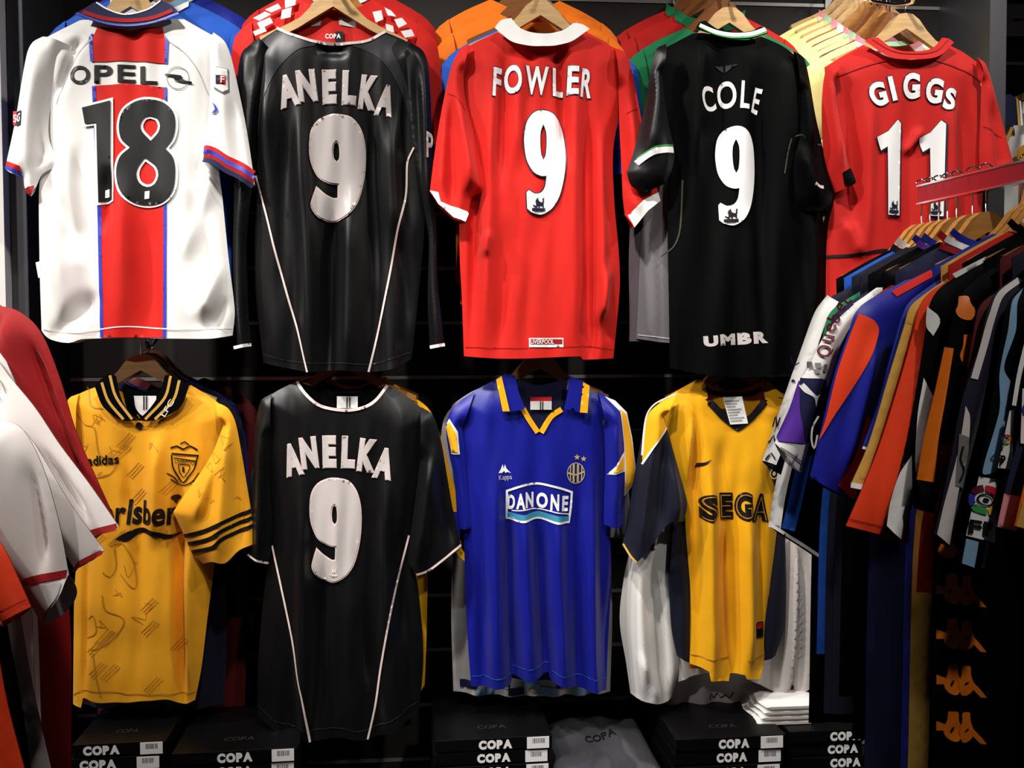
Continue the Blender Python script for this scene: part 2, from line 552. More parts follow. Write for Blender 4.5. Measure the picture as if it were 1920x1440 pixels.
NINE_A = [ring_of([(638,348),(620,346),(600,334),(588,308),(585,280),(588,250),(600,232),(620,223),(637,222),(660,228),(675,245),(683,270),(685,300),(682,340),(672,380),(658,402),(640,413),(620,416),(600,408),(589,392),(591,376),(597,357)],
                  [(597,357),(612,370),(628,377),(637,376)], [(637,376),(638,348)]),
          ring_of([(633,268),(627,275),(625,288),(627,304),(634,311),(640,304),(641,288),(639,274),(633,268)])]
NINE_A_BOX = (585, 222, 685, 416)
NINE_B = [ring_of([(1022,334),(1012,335),(998,328),(986,308),(981,285),(980,262),(985,236),(997,219),(1014,213),(1032,218),(1046,233),(1054,255),(1057,290),(1055,330),(1047,368),(1034,392),(1018,404),(1008,406),(994,402),(986,395)],
                  [(986,395),(985,365),(989,361)], [(989,361),(1000,368),(1012,365),(1019,354),(1022,334)]),
          ring_of([(1016,239),(1011,252),(1010,275),(1012,296),(1016,305),(1020,297),(1022,275),(1021,252),(1016,239)])]
NINE_B_BOX = (980, 213, 1057, 406)

def crest_lion(cx, cy, w, h):
    L = [(.30,.62),(.30,.40),(.24,.36),(.30,.30),(.26,.22),(.34,.24),(.34,.08),(.40,.20),(.46,.06),(.48,.24),(.54,.34),(.74,.40),(.80,.30),(.76,.20),(.84,.10),(.92,.16),(.86,.22),(.90,.32),(.86,.44),(.86,.62),(.90,.72),(.78,.72),(.76,.60),(.60,.58),(.58,.72),(.48,.72),(.46,.60),(.40,.60),(.40,.72),(.28,.72),(.10,.62),(.06,.54),(.16,.56)]
    q = [(cx + (a-.5)*w, cy + (b-.5)*h) for a, b in L]
    return [[q], [rect(cx-.48*w, cy+.24*h, cx+.48*w, cy+.42*h)], [rect(cx-.3*w, cy+.46*h, cx+.3*w, cy+.50*h)]]

# ------------------------------------------------------------------ hangers
def hanger_template():
    top = [(0,.036),(.016,.034),(.033,.022),(.052,-.002),(.075,-.024),(.11,-.042),(.14,-.054),(.166,-.066)]
    bot = [(.163,-.078),(.12,-.066),(.08,-.047),(.04,-.023),(0,0)]
    half = [tuple(p) for p in catmull(top, .02)] + [tuple(p) for p in catmull_lin(bot, .03)]
    ring = [p for p in half] + [(-p[0], p[1]) for p in reversed(half[1:-1])]
    v, f = triangulate([[np.array(ring)]], .02)
    th = 0.007
    yy = 0.09 * np.abs(v[:, 0])
    Vf = np.stack([v[:, 0], yy - th, v[:, 1]], 1); Vb = np.stack([v[:, 0], yy + th, v[:, 1]], 1)
    n = len(v); V = list(Vf) + list(Vb)
    Fc = [tuple(t) for t in f.tolist()] + [(a+n, c+n, b+n) for a, b, c in f.tolist()]
    cnt = {}
    for a, b, c in f.tolist():
        for e in ((a,b),(b,c),(c,a)): cnt[tuple(sorted(e))] = cnt.get(tuple(sorted(e)), 0) + 1
    for (a, b), k in cnt.items():
        if k == 1: Fc.append((a, b, b+n, a+n))
    hk = [(0,0,.03),(0,0,.085)] + [(.018*math.sin(a), 0, .103 - .018*math.cos(a)) for a in [0.3*i for i in range(1, 15)]]
    return (V, Fc), tube_geo(hk, .0016, 6)
_HG = hanger_template()
_hm = {}
def hanger(loc, label, mat=WOOD, rotz=0.0, group='wooden hangers on the wall display', scale=1.0, tilt=0.0):
    if mat.name not in _hm:
        bm_ = []
        for nm, (V, Fc), mt in (('wood_body', _HG[0], mat), ('hook', _HG[1], CHROME)):
            me = bpy.data.meshes.new(nm); me.from_pydata([tuple(p) for p in V], [], [tuple(q) for q in Fc]); me.materials.append(mt)
            if nm == 'hook': me.polygons.foreach_set('use_smooth', [True]*len(me.polygons))
            bm_.append(me)
        _hm[mat.name] = bm_
    r = empty('hanger', loc); r.rotation_euler = (0, tilt, rotz); r.scale = (scale,)*3
    tag(r, label, 'hanger', group)
    for me in _hm[mat.name]:
        o = bpy.data.objects.new(me.name, me); COL.objects.link(o); o.parent = r; o['_o'] = [0, 0, 0]
    return r

# ------------------------------------------------------------------ a plain jersey in metres for the ones hanging behind
def jersey_behind(label, neck, Y, mat, sleeve=None, collar=None, group='jerseys hanging behind the front ones', length=0.70, wide=1.0, cuff=None, seed=3, frame=None, T=0.02, shift=0.0, longs=False):
    """neck: pixel of the neck centre on the plane Y"""
    fr = frame or wallframe(Y); c = fr.uv(*neck)
    f2 = Frame(fr.w(np.array([c]), [0.0])[0], fr.u, fr.n)
    g = Garment('jersey', label, f2, group=group, base=(0, -length), seed=seed, uvmode=True)
    k = wide
    b = g.piece('body', [('s', [(-.085,0),(-.15,-.03),(-.205*k,-.065),(-.215*k,-.10)]), ('s', [(-.215*k,-.10),(-.185*k,-.24),(-.175*k,-.45),(-.175*k,-length)]), ('o', [(-.175*k,-length),(0,-length-.01),(.175*k,-length)]),
        ('s', [(.175*k,-length),(.175*k,-.45),(.185*k,-.24),(.215*k,-.10)]), ('s', [(.215*k,-.10),(.205*k,-.065),(.15,-.03),(.085,0)]), ('o', [(.085,0),(.05,-.022),(0,-.03),(-.05,-.022),(-.085,0)])],
        mat, T=T, W=.07, h=.016, drape=.007, lam=.09)
    for sg in (-1, 1):
        if longs:
            pts = [('s', [(.20*k*sg,-.058),(.25*k*sg,-.12),(.275*k*sg,-.35),(.285*k*sg,-.60)]), ('o', [(.285*k*sg,-.60),(.235*k*sg,-.605)]), ('s', [(.235*k*sg,-.605),(.215*k*sg,-.40),(.20*k*sg,-.24)]), ('o', [(.20*k*sg,-.24),(.19*k*sg,-.12),(.20*k*sg,-.058)])]
        else:
            pts = [('s', [(.19*k*sg,-.053),(.228*k*sg,-.09),(.242*k*sg,-.20),(.25*k*sg,-.32)]), ('o', [(.25*k*sg,-.32),(.20*k*sg,-.34),(.17*k*sg,-.34)]), ('s', [(.17*k*sg,-.34),(.17*k*sg,-.30),(.17*k*sg,-.24)]), ('o', [(.17*k*sg,-.24),(.18*k*sg,-.12),(.19*k*sg,-.053)])]
        sl = g.piece('sleeve', pts, sleeve or mat, T=.018, W=.04, h=.018, lift=.004, drape=.004, lam=.07)
        if cuff and not longs:
            g.decal(sl, [[[(.315*k*sg,-.36),(.26*k*sg,-.40),(.215*k*sg,-.40),(.212*k*sg,-.38),(.258*k*sg,-.378),(.309*k*sg,-.34)]]], cuff, 'cuff', parent=sl.obj)
    if collar:
        cm = collar if isinstance(collar, (list, tuple)) else [collar]
        for i, m in enumerate(cm):
            a = .030 * i / len(cm); bq = .030 * (i + 1) / len(cm)
            up = [(-.088, .004), (-.05, -.020), (0, -.028), (.05, -.020), (.088, .004)]
            r1 = catmull([(x, y + .010 - a) for x, y in up], .01); r2 = catmull([(x*(1.0), y + .010 - bq) for x, y in up], .01)
            g.decal(b, [[[tuple(p) for p in r1] + [tuple(p) for p in reversed(r2)]]], m, 'collar', lift=.003 + .0005*i)
    return g
# ================================================================== the shop fitting
YB = 0.40
def struct(o): o['kind'] = 'structure'; return o
struct(box('floor', (-3.0, -4.0, -0.05), (3.2, 1.2, 0.0), FLOORM))
wb = struct(box('wall_back', (-1.14, YB + 0.012, 0.0), (1.60, YB + 0.06, 3.0), BLKLAM))
lines = [707 + 102 * k for k in range(-9, 8)]
zs = sorted(at(818, y, YB).z for y in lines)
zs = [z for z in zs if z > 0.12]
edges_z = [0.0] + zs + [3.0]
for a, b in zip(edges_z[:-1], edges_z[1:]):
    if b - a > 0.02: box('plank', (-1.12, YB, a + 0.005), (1.58, YB + 0.012, b - 0.005), PANEL, wb, bevel=0.002)
for z in zs:
    o = box('channel_strip', (-1.12, YB - 0.003, z - 0.005), (1.58, YB + 0.013, z + 0.004), ALU, wb)
# side uprights of the bay
xl = at(52, 300, 0.16).x
t1 = struct(box('trim_1', (xl - 0.038, 0.15, 0.0), (xl, YB + 0.05, 3.0), PANELD, bevel=0.002))
xr = at(1850, 200, 0.16).x
t2 = struct(box('trim_2', (xr, 0.15, 0.0), (xr + 0.045, YB + 0.05, 3.0), PANELD, bevel=0.002))
struct(box('wall_left', (xl - 0.80, 0.12, 0.0), (xl - 0.040, YB + 0.05, 3.0), WALLW))
# next bay to the right
wr = struct(box('wall_right', (xr + 0.046, YB + 0.022, 0.0), (xr + 1.2, YB + 0.07, 3.0), BLKLAM))
for a, b in zip(edges_z[:-1], edges_z[1:]):
    if b - a > 0.02: box('plank', (xr + 0.05, YB + 0.01, a + 0.005), (xr + 1.15, YB + 0.022, b - 0.005), PANEL, wr, bevel=0.002)
for z in zs:
    box('channel_strip', (xr + 0.05, YB + 0.007, z - 0.005), (xr + 1.15, YB + 0.022, z + 0.004), ALU, wr)
pl = box('display_plinth', (-1.09, -0.20, 0.0), (1.30, YB - 0.01, 0.26), BLKLAM, bevel=0.003)
tag(pl, 'low black plinth along the foot of the jersey wall under the boxes', 'plinth')
struct(box('ceiling', (-3.0, -4.0, 3.12), (3.2, 1.2, 3.16), FLOORM))

def arm(x, ztip, what, y=-0.035):
    pts = [(x, YB - 0.002, ztip + 0.165), (x, YB - 0.05, ztip + 0.15), (x, y + 0.075, ztip + 0.02), (x, y, ztip), (x, y - 0.01, ztip + 0.012)]
    r = empty('display_rod', (x, YB, ztip + 0.165))
    tag(r, 'sloping steel rod that carries ' + what, 'display rod', 'sloping rods on the slatwall')
    v, f = tube_geo(catmull([np.array(p) for p in pts], .03), .005, 8); make('arm_tube', v, f, CHROME, r)
    box('bracket', (x - .03, YB - .008, ztip + .12), (x + .03, YB - .0035, ztip + .21), ALU, r, bevel=.002)

def hang(px, py, Y, label, mat=WOOD, scale=1.0, **k):
    """hanger whose underside apex is at the photo pixel px, py on plane Y"""
    p = at(px, py, Y)
    return hanger(tuple(p), label, mat, scale=scale, **k)

# ================================================================== upper row, white jersey with the red centre stripe
W0 = wallframe(0.0)
g = Garment('jersey', 'white jersey with red centre stripe and black number 18 on the upper row', W0, group='front jerseys on the upper row', base=(257, 634), seed=11)
body = g.piece('body', [('s', [(150,38),(110,58),(72,80),(62,100)]), ('s', [(62,100),(78,200),(88,300),(74,345),(74,480),(76,560),(78,620)]),
    ('o', [(78,620),(97,637),(140,643),(162,636),(240,634),(320,635),(400,635),(436,629)]),
    ('s', [(436,629),(440,590),(438,560),(428,480),(418,380),(410,300),(422,200),(424,110),(412,74)]), ('s', [(412,74),(380,56),(345,36)]), ('o', [(345,36),(300,44),(250,50),(200,44),(150,38)])],
    WHITE, T=.026, W=.08, drape=.003, folds=[(90,330,150,470,-9,16),(110,320,120,560,7,14),(150,300,165,470,-6,10),(178,560,100,640,-8,14),(210,330,205,430,-5,9),
    (375,380,390,520,-8,14),(400,330,360,470,6,12),(425,500,380,590,9,14),(436,560,395,620,-8,10),(300,400,285,620,-3,20),(130,100,160,80,-4,10),(115,180,150,90,-5,7),(240,360,236,620,3,16)])
sl1 = g.piece('sleeve', [('s', [(84,72),(66,82),(56,100),(46,150),(33,230),(14,318)]), ('o', [(14,318),(30,328),(48,335)]), ('s', [(48,335),(52,358),(62,370)]), ('o', [(62,370),(72,352)]), ('s', [(72,352),(84,328),(112,308),(96,262),(98,210),(116,140),(138,90)]), ('o', [(138,90),(110,80),(84,72)])],
    WHITE, T=.020, W=.045, lift=.012, folds=[(70,110,60,300,4,14),(100,230,80,320,-5,10)])
sl2 = g.piece('sleeve', [('s', [(404,66),(424,82),(436,110),(450,170),(466,250),(481,350)]), ('o', [(481,350),(462,348),(430,322),(405,308),(384,300)]), ('s', [(384,300),(380,290),(388,260),(396,200),(398,140),(396,92)]), ('o', [(396,92),(404,66)])],
    WHITE, T=.022, W=.045, lift=.018, folds=[(404,90,392,290,7,9),(440,200,455,330,-4,12)])
cb = Garment.piece
# stripe and its blue edges
up_red = [(181,78),(190,57),(215,60),(250,65),(285,60),(310,57),(316,84),(316,126),(250,121),(182,123)]
lo_red = [(185,167),(250,163),(316,170),(316,300),(314,633),(199,633),(193,400)]
g.decal(body, [[up_red]], RED, 'centre_stripe'); g.decal(body, [[lo_red]], RED, 'centre_stripe')
for r in ([(174,74),(181,68),(184,123),(178,123)], [(316,74),(323,84),(321,127),(315,126)], [(181,168),(188,168),(196,400),(201,633),(194,633),(189,400)], [(314,170),(320,170),(320,300),(319,633),(312,633)]):
    g.decal(body, [[r]], PRINTB, 'stripe_edge', lift=.0022)
g.decal(body, [[stroke([(80,616),(140,624),(200,617),(250,613),(320,617),(436,615)], 2.2)]], PRINTW, 'hem_stitching', lift=.0028)
for pts in ([(180,76),(150,110),(125,160),(112,200)], [(322,84),(352,106),(378,140),(394,180)]): g.decal(body, [[stroke(pts, 1.5)]], CREAM, 'raglan_seam', lift=.0018)
# collar, knitted bands
cl = [(152,34),(190,48),(250,56),(305,48),(346,30)]
cpts = [(152,22),(195,34),(245,38),(300,30),(342,8)]
coll = g.piece('collar', [('o', [(150,36),(165,26),(186,10)]), ('O', [(186,10),(200,20),(245,38),(290,24),(308,6)]), ('o', [(308,6),(328,18),(344,34)]), ('o', [(344,34),(310,50),(250,62),(195,54),(150,36)])], NAVY, T=.0, W=.02, lift=0.020, tilt=.35, back=0, noise=0)
g.decal(coll, [[stroke([(166,32),(205,45),(250,50),(295,44),(330,28)], 8)]], DRED, 'collar_band', parent=coll.obj)
g.decal(coll, [[stroke([(188,12),(210,26),(245,37),(285,26),(306,8)], 3)]], WHITE, 'collar_edge', parent=coll.obj)
g.decal(coll, [[stroke([(154,35),(205,54),(250,60),(297,53),(342,34)], 4)]], PRINTB, 'collar_edge', parent=coll.obj)
# cuffs
g.decal(sl1, [[[(18,304),(48,316),(48,326),(16,312)]]], RED, 'cuff_band', parent=sl1.obj)
g.decal(sl1, [[[(16,312),(48,326),(48,335),(14,318)]]], PRINTB, 'cuff_band', parent=sl1.obj)
g.decal(sl1, [[[(51,356),(70,350),(68,362),(62,370),(54,363)]]], DRED, 'cuff_band', parent=sl1.obj)
for (o_, m) in ((0, RED), (8, PRINTB), (16, DRED), (24, NAVY)):
    g.decal(sl2, [[stroke([(388,282+o_),(410,288+o_),(432,302+o_*1.05),(456,312+o_*1.1),(480,328+o_*1.1)], 8.6)]], m, 'cuff_band', lift=.002+.0003*o_, parent=sl2.obj)
# print
put_letters(g, body, [('O',158,147,38,34,0),('P',202,146,34,34,0),('E',245,145,33,33,0),('L',286,148,32,33,0)], PRINTK, bold=.02)
g.decal(body, [[ellipse(340,153,21,21), ellipse(340,153,19.6,19.6)]], PRINTGY, 'sponsor_ring', lift=.002)
g.decal(body, [[[(315,145),(345,148),(350,153),(343,155),(366,160),(366,164),(336,158),(332,155),(340,152),(317,149)]]], PRINTK, 'sponsor_bolt', lift=.0028)
one = [(163,208),(198,200),(216,195),(218,378),(192,383),(190,236),(168,238)]
one = [tuple(p) for p in catmull_lin(one + [one[0]], 9)[:-1]]
e_out = ring_of([(252,282),(236,266),(232,240),(240,214),(262,197),(285,193),(312,198),(332,216),(337,240),(332,266),(318,284)], [(318,284),(333,302),(337,330),(332,362),(314,382),(285,388),(256,382),(236,362),(228,330),(234,300),(252,282)])
e_h1 = ring_of([(290,263),(278,250),(276,240),(282,230),(289,228),(298,231),(303,241),(300,252),(290,263)])
e_h2 = ring_of([(280,307),(271,320),(268,332),(272,344),(283,350),(294,346),(300,333),(296,320),(280,307)])
g.decal(body, [[grow(one, 4.5)], [grow(e_out, 4.5), e_h1, e_h2]], PRINTW, 'digit_outline', lift=.0042)
g.decal(body, [[one]], PRINTK, 'digit', lift=.0062)
g.decal(body, [[e_out, grow(e_h1, 4.5), grow(e_h2, 4.5)]], PRINTK, 'digit', lift=.0062)
g.decal(body, [[[(204,360),(212,358),(212,373),(203,374)]]], PRINTW, 'league_mark', lift=.0078)
g.decal(body, [[[(279,363),(288,362),(287,376),(278,377)]]], PRINTW, 'league_mark', lift=.0078)
# sleeve badges
bd = g.decal(sl2, [[[(412,134),(434,137),(436,178),(426,184),(408,174)]]], PRINTGY, 'sleeve_badge', lift=.002, parent=sl2.obj)
g.decal(sl2, [[[(412,135),(432,138),(434,176),(425,181),(409,172)]]], PRINTW, 'badge_face', lift=.003, parent=sl2.obj)
g.decal(sl2, [[rect(412,150,420,166)]], PRINTN, 'badge_mark', lift=.004, parent=sl2.obj); g.decal(sl2, [[rect(420,150,430,167)]], PRINTR, 'badge_mark', lift=.004, parent=sl2.obj)
for r in word('F', 421, 152, 428, 164, bold=.02): g.decal(sl2, [r], PRINTW, 'letter', lift=.005, parent=sl2.obj)
g.decal(sl2, [[ring_of([(404,198),(412,206),(416,214),(410,220),(402,220),(410,213),(404,198)])]], PRINTB, 'badge_mark', lift=.003, parent=sl2.obj)
g.decal(sl1, [[rect(30,212,38,238)]], PRINTR, 'badge_mark', lift=.003, parent=sl1.obj); g.decal(sl1, [[rect(38,213,52,241)]], PRINTN, 'badge_mark', lift=.003, parent=sl1.obj)
for r in word('SG', 31, 218, 51, 234, bold=.03): g.decal(sl1, [r], PRINTW, 'letter', lift=.004, parent=sl1.obj)
g.flat([[[(66,492),(76,489),(78,520),(71,521)]]], PRINTW, 'care_tag', -.002)
for x, y, Y, lb in ((246, 14, .012, 'pale wooden hanger in the white number 18 jersey'),): hang(x, y, Y, lb)

jersey_behind('bright blue jersey directly behind the white number 18 jersey', (282, 0), .10, BLUE2, collar=[LBLUE, WHITE], seed=4)
jersey_behind('darker blue jersey hanging second behind the white number 18 jersey', (300, -14), .19, BLUE, collar=[WHITE], seed=5)
hang(286, 0, .11, 'wooden hanger in the bright blue jersey behind the white one', WOOD2); hang(303, -12, .20, 'wooden hanger in the darker blue jersey at the back', WOOD2)
arm(at(250, 0, 0).x, at(250, -28, 0).z, 'the white number 18 jersey')

# ================================================================== upper row, black long-sleeved jersey
W1 = wallframe(0.012)
g = Garment('jersey', 'black long-sleeved jersey with shiny silver number 9 on the upper row', W1, group='front jerseys on the upper row', base=(640, 695), seed=21)
body = g.piece('body', [('s', [(521,54),(490,74),(466,92)]), ('s', [(466,92),(470,200),(482,330),(478,450),(480,560),(494,680)]), ('o', [(494,680),(540,690),(585,697),(640,694),(695,697),(740,690),(772,672)]),
    ('s', [(772,672),(784,560),(796,420),(792,330),(792,200),(786,90)]), ('s', [(786,90),(755,74),(722,60)]), ('o', [(722,60),(702,78),(662,88),(620,88),(560,74),(521,54)])],
    BLACK, T=.024, W=.08, drape=.006, lam=.075, folds=[(565,260,590,690,7,12),(540,240,520,600,-6,14),(655,400,650,690,9,12),(625,400,618,690,-8,14),(700,230,705,500,-6,12),(735,250,740,460,6,10),(500,180,480,420,7,14),(760,160,770,420,-5,12),(745,430,775,620,-7,12),(600,100,650,102,-4,8)])
sl1 = g.piece('sleeve', [('s', [(470,86),(455,100),(447,140),(444,220),(441,350),(438,500),(446,646)]), ('o', [(446,646),(472,650)]), ('s', [(472,650),(466,560),(464,450),(474,350),(486,240),(500,150),(512,100)]), ('o', [(512,100),(490,80),(470,86)])],
    BLACK, T=.02, W=.035, lift=.008, drape=.004, lam=.05, folds=[(455,360,456,640,5,7),(490,140,470,330,6,10)])
sl2 = g.piece('sleeve', [('s', [(770,82),(792,96),(802,120),(808,200),(811,300),(818,420),(820,520),(833,648)]), ('o', [(833,648),(806,652)]), ('s', [(806,652),(802,560),(804,450),(796,400),(782,330),(768,200),(756,110)]), ('o', [(756,110),(770,82)])],
    BLACK, T=.02, W=.035, lift=.008, drape=.004, lam=.05, folds=[(798,140,806,380,6,8),(780,140,790,340,-5,8),(812,430,818,640,4,7)])
for a, b in (((425,656),(470,650)), ((806,653),(834,649))): pass
g.decal(sl1, [[stroke([(440,652),(473,646)], 6)]], PRINTW, 'cuff', parent=sl1.obj, lift=.004)
g.decal(sl2, [[stroke([(806,651),(834,646)], 6)]], PRINTW, 'cuff', parent=sl2.obj, lift=.004)
# charcoal shoulder panels
g.decal(body, [[ring_of([(500,72),(521,60),(560,78),(595,90),(560,100),(520,140),(495,200),(486,260)], [(486,260),(476,200),(478,130),(490,90),(500,72)])]], GREYP, 'shoulder_panel', lift=.0012)
g.decal(body, [[ring_of([(722,66),(745,76),(735,96),(755,140),(775,200),(785,280)], [(785,280),(768,220),(745,160),(715,118),(680,98),(662,92),(700,84),(722,66)])]], GREYP, 'shoulder_panel', lift=.0012)
g.decal(body, [[stroke([(519,53),(545,68),(590,84),(640,89),(690,82),(724,59)], 5)]], PIPE, 'collar_piping', lift=.003)
g.decal(body, [[stroke([(480,330),(500,400),(520,480),(545,570),(560,620),(581,697)], 3.6)]], PIPE, 'side_piping', lift=.003)
g.decal(body, [[stroke([(776,278),(764,305),(761,370),(745,440),(731,520),(710,620),(692,697)], 3.6)]], PIPE, 'side_piping', lift=.003)
g.decal(body, [[stroke([(494,664),(540,676),(600,681),(640,680),(700,682),(770,660)], 1.6)]], GREYP, 'hem_stitching', lift=.002)
put_letters(g, body, [('A',543,176,37,58,-11),('N',578,167,34,58,-7),('E',620,169,25,62,-1),('L',657,171,25,62,2),('K',692,179,31,62,7),('A',724,194,32,56,11)], PRINTS, PIPE, bold=.055, o=.02)
g.decal(body, [[grow(NINE_A[0], 2.5), grow(NINE_A[1], -2.5)]], PIPE, 'digit_outline', lift=.0042)
g.decal(body, [NINE_A], PRINTS, 'digit', lift=.0062)
for r in word('P', 800, 252, 812, 300, bold=.02): g.decal(sl2, [r], PRINTW, 'sleeve_badge', lift=.003, parent=sl2.obj)
hang(625, 14, .02, 'pale wooden hanger in the black long-sleeved jersey')

# red and white checked jersey behind
g = jersey_behind('red and white checked jersey behind the black long-sleeved jersey', (630, 0), .055, RED, collar=None, seed=8)
chk = []
cp = Piece()
def checks(g, cells, mat, lift=.006):
    for r in cells:
        f2 = g.fr; q = [tuple(np.array(f2.uv(*p))) for p in r]
        v, f = triangulate([[np.array(q)]], .012)
        make('white_check', f2.w(v, _bodydepth(g, v) + lift), f.tolist(), mat, g.root)
def _bodydepth(g, v):
    # same bulge as the plain body: lens section that thins out at the shoulder line
    d = np.clip((0.235 - np.abs(v[:, 0])) / .07, 0, 1) * np.clip((-v[:, 1] + .01 - .30*np.clip(np.abs(v[:, 0]) - .085, 0, 1)) / .05, 0, 1)
    return .022 * np.sqrt(np.clip(d, 0, 1))
checks(g, [[(478,40),(500,28),(512,34),(490,46)], [(500,24),(524,12),(530,22),(512,30)], [(536,6),(558,-2),(556,16),(538,22)], [(486,50),(510,40),(516,50),(492,62)], [(532,26),(550,20),(548,40),(530,44)], [(478,66),(500,58),(504,66),(482,74)],
           [(700,30),(716,26),(720,44),(706,50)], [(722,20),(734,26),(744,38),(728,36)], [(740,44),(754,40),(764,52),(748,60)], [(752,66),(772,62),(778,74),(760,78)], [(724,52),(738,56),(740,68),(726,66)]], PRINTW)
wf = Garment.flat
fr = wallframe(.045)
cg = g.root
def flat_on(fr, shapes, mat, name, lift, parent):
    S = [[fr.uvs(r) for r in rings] for rings in shapes]; v, f = triangulate(S, .02)
    return make(name, fr.w(v, np.full(len(v), lift)), f.tolist(), mat, parent)
flat_on(fr, [[[(540,62),(582,40),(672,40),(706,60),(690,82),(640,92),(580,86)]]], WHITE, 'lining', .0, cg)
flat_on(fr, [[ring_of([(580,46),(600,34),(625,30),(650,34),(672,46)], [(672,46),(671,80),(626,84),(582,78),(580,46)])]], RED2, 'collar', .008, cg)
flat_on(fr, [[ring_of([(584,42),(605,36),(648,36),(668,44)], [(668,44),(668,54),(626,48),(584,52),(584,42)])]], OFFW, 'collar_band', .010, cg)
flat_on(fr, [[rect(608,62,645,82)]], PRINTK, 'neck_label', .012, cg)
for r in word('COPA', 611, 67, 640, 76, bold=.04): flat_on(fr, [r], PRINTW, 'letter', .014, cg)
hang(632, 2, .075, 'wooden hanger in the red and white checked jersey', WOOD2)
jersey_behind('second red jersey at the back behind the checked jersey', (636, -20), .16, RED2, collar=[WHITE], seed=9)
hang(636, -16, .17, 'wooden hanger in the red jersey at the very back', WOOD3)
arm(at(625, 0, 0).x, at(625, -26, 0).z, 'the black long-sleeved jersey')

# ================================================================== upper row, bright red jersey with white collar
g = Garment('jersey', 'bright red jersey with white collar and white number 9 on the upper row', W0, group='front jerseys on the upper row', base=(1010, 670), seed=31)
body = g.piece('body', [('s', [(932,60),(895,78),(862,96)]), ('s', [(862,96),(862,200),(876,300),(862,400),(862,480),(866,560),(870,668)]), ('o', [(870,668),(930,672),(985,672),(1085,668),(1090,674),(1150,672)]),
    ('s', [(1150,672),(1162,540),(1160,470),(1152,380),(1150,280),(1168,180),(1168,100)]), ('s', [(1168,100),(1135,80),(1097,58)]), ('o', [(1097,58),(1060,84),(1012,92),(965,84),(932,60)])],
    RED, T=.026, W=.08, drape=.003, folds=[(1098,235,1104,670,-13,12),(1070,130,1074,670,5,14),(1125,260,1128,640,6,10),(920,200,902,640,7,12),(895,330,880,650,-9,12),(945,110,935,330,-6,10),(970,120,966,300,5,12),(1045,110,1062,300,-7,10),
    (990,420,985,660,-4,12),(945,440,935,650,-4,10),(1145,500,1120,600,8,10),(1128,590,1138,640,-4,9),(912,440,905,480,5,8),(960,100,1000,120,-4,7),(1060,105,1030,118,-4,7)])
sl1 = g.piece('sleeve', [('s', [(880,88),(862,98),(846,130),(828,210),(815,290),(806,362)]), ('O', [(806,362),(822,388),(850,412),(872,420),(878,398)]), ('s', [(878,398),(886,372),(909,358),(898,300),(884,240),(872,190),(868,140)]), ('o', [(868,140),(880,88)])],
    RED, T=.024, W=.05, lift=.020, folds=[(862,190,884,360,9,10),(848,200,846,390,-8,9),(826,240,820,360,4,10)])
sl2 = g.piece('sleeve', [('s', [(1150,92),(1172,102),(1184,140),(1196,200),(1210,270),(1236,378)]), ('O', [(1236,378),(1210,395),(1184,430),(1170,405)]), ('s', [(1170,405),(1166,370),(1164,320),(1160,240),(1158,170)]), ('o', [(1158,170),(1150,92)])],
    RED, T=.02, W=.04, lift=.010, folds=[(1180,220,1185,400,6,9),(1168,330,1190,380,-5,7)])
g.decal(sl1, [[[(806,360),(822,366),(826,384),(856,394),(876,400),(878,404),(872,420),(850,412),(822,388)]]], WHITE, 'cuff', parent=sl1.obj, lift=.003)
g.decal(sl2, [[[(1236,378),(1232,362),(1200,380),(1174,406),(1184,430),(1210,398)]]], WHITE, 'cuff', parent=sl2.obj, lift=.003)
coll = g.piece('collar', [('o', [(926,60),(938,44),(957,40)]), ('o', [(957,40),(975,62),(1012,72),(1050,66),(1072,50)]), ('o', [(1072,50),(1088,52),(1102,62)]), ('o', [(1102,62),(1062,90),(1012,98),(960,90),(926,60)])], WHITE, T=0, W=.02, lift=0.021, tilt=.35, back=0, noise=.0008)
for pts in ([(838,180),(855,190),(872,212)], [(1170,218),(1180,212),(1194,206)]): g.decal(sl1 if pts[0][0] < 1000 else sl2, [[stroke(pts, 1.6)]], RED2, 'seam', lift=.0022)
put_letters(g, body, [('F',931,160,16,54,3),('O',960,156,31,54,-3),('W',1004,158,43,53,2),('L',1044,159,20,53,0),('E',1071,158,21,53,2),('R',1096,163,20,53,5)], PRINTW, PRINTN, bold=.03, o=.022)
g.decal(body, [[grow(NINE_B[0], 2), grow(NINE_B[1], -1.5)]], PRINTN, 'digit_outline', lift=.0042)
g.decal(body, [NINE_B], PRINTW, 'digit', lift=.0062)
g.decal(body, crest_lion(1007, 387, 26, 30), PRINTN, 'league_lion', lift=.0078)
g.decal(body, [[rect(990,634,1053,651)]], PRINTW, 'hem_tag', lift=.002); g.decal(body, [[rect(992,636,1051,645)]], DRED, 'hem_tag_band', lift=.003)
put_word(g, body, PRINTW, 'LIVERPOOL', 993, 637, 1036, 645, bold=.01, lift=.004)
for pts in ([(872,650),(930,652),(988,652)], [(1054,650),(1085,648),(1150,654)]): g.decal(body, [[stroke(pts, 1.6)]], RED2, 'hem_stitching', lift=.002)
hang(1013, 30, .012, 'pale wooden hanger in the bright red white-collared jersey')
jersey_behind('bright blue jersey directly behind the red white-collared jersey', (1012, 52), .06, BLUE2, collar=[WHITE, NAVY, WHITE], seed=12)
hang(1008, 22, .07, 'brown wooden hanger in the blue jersey behind the red one', WOOD3)
jersey_behind('orange jersey nearer the front of two behind the red white-collared jersey', (996, 24), .13, ORANGE, seed=13)
jersey_behind('orange jersey hanging farthest back behind the red white-collared jersey', (985, 0), .19, ORANGE, seed=14)
hang(994, 10, .14, 'brown wooden hanger in the nearer orange jersey', WOOD3); hang(985, -6, .20, 'brown wooden hanger in the farthest orange jersey', WOOD3)
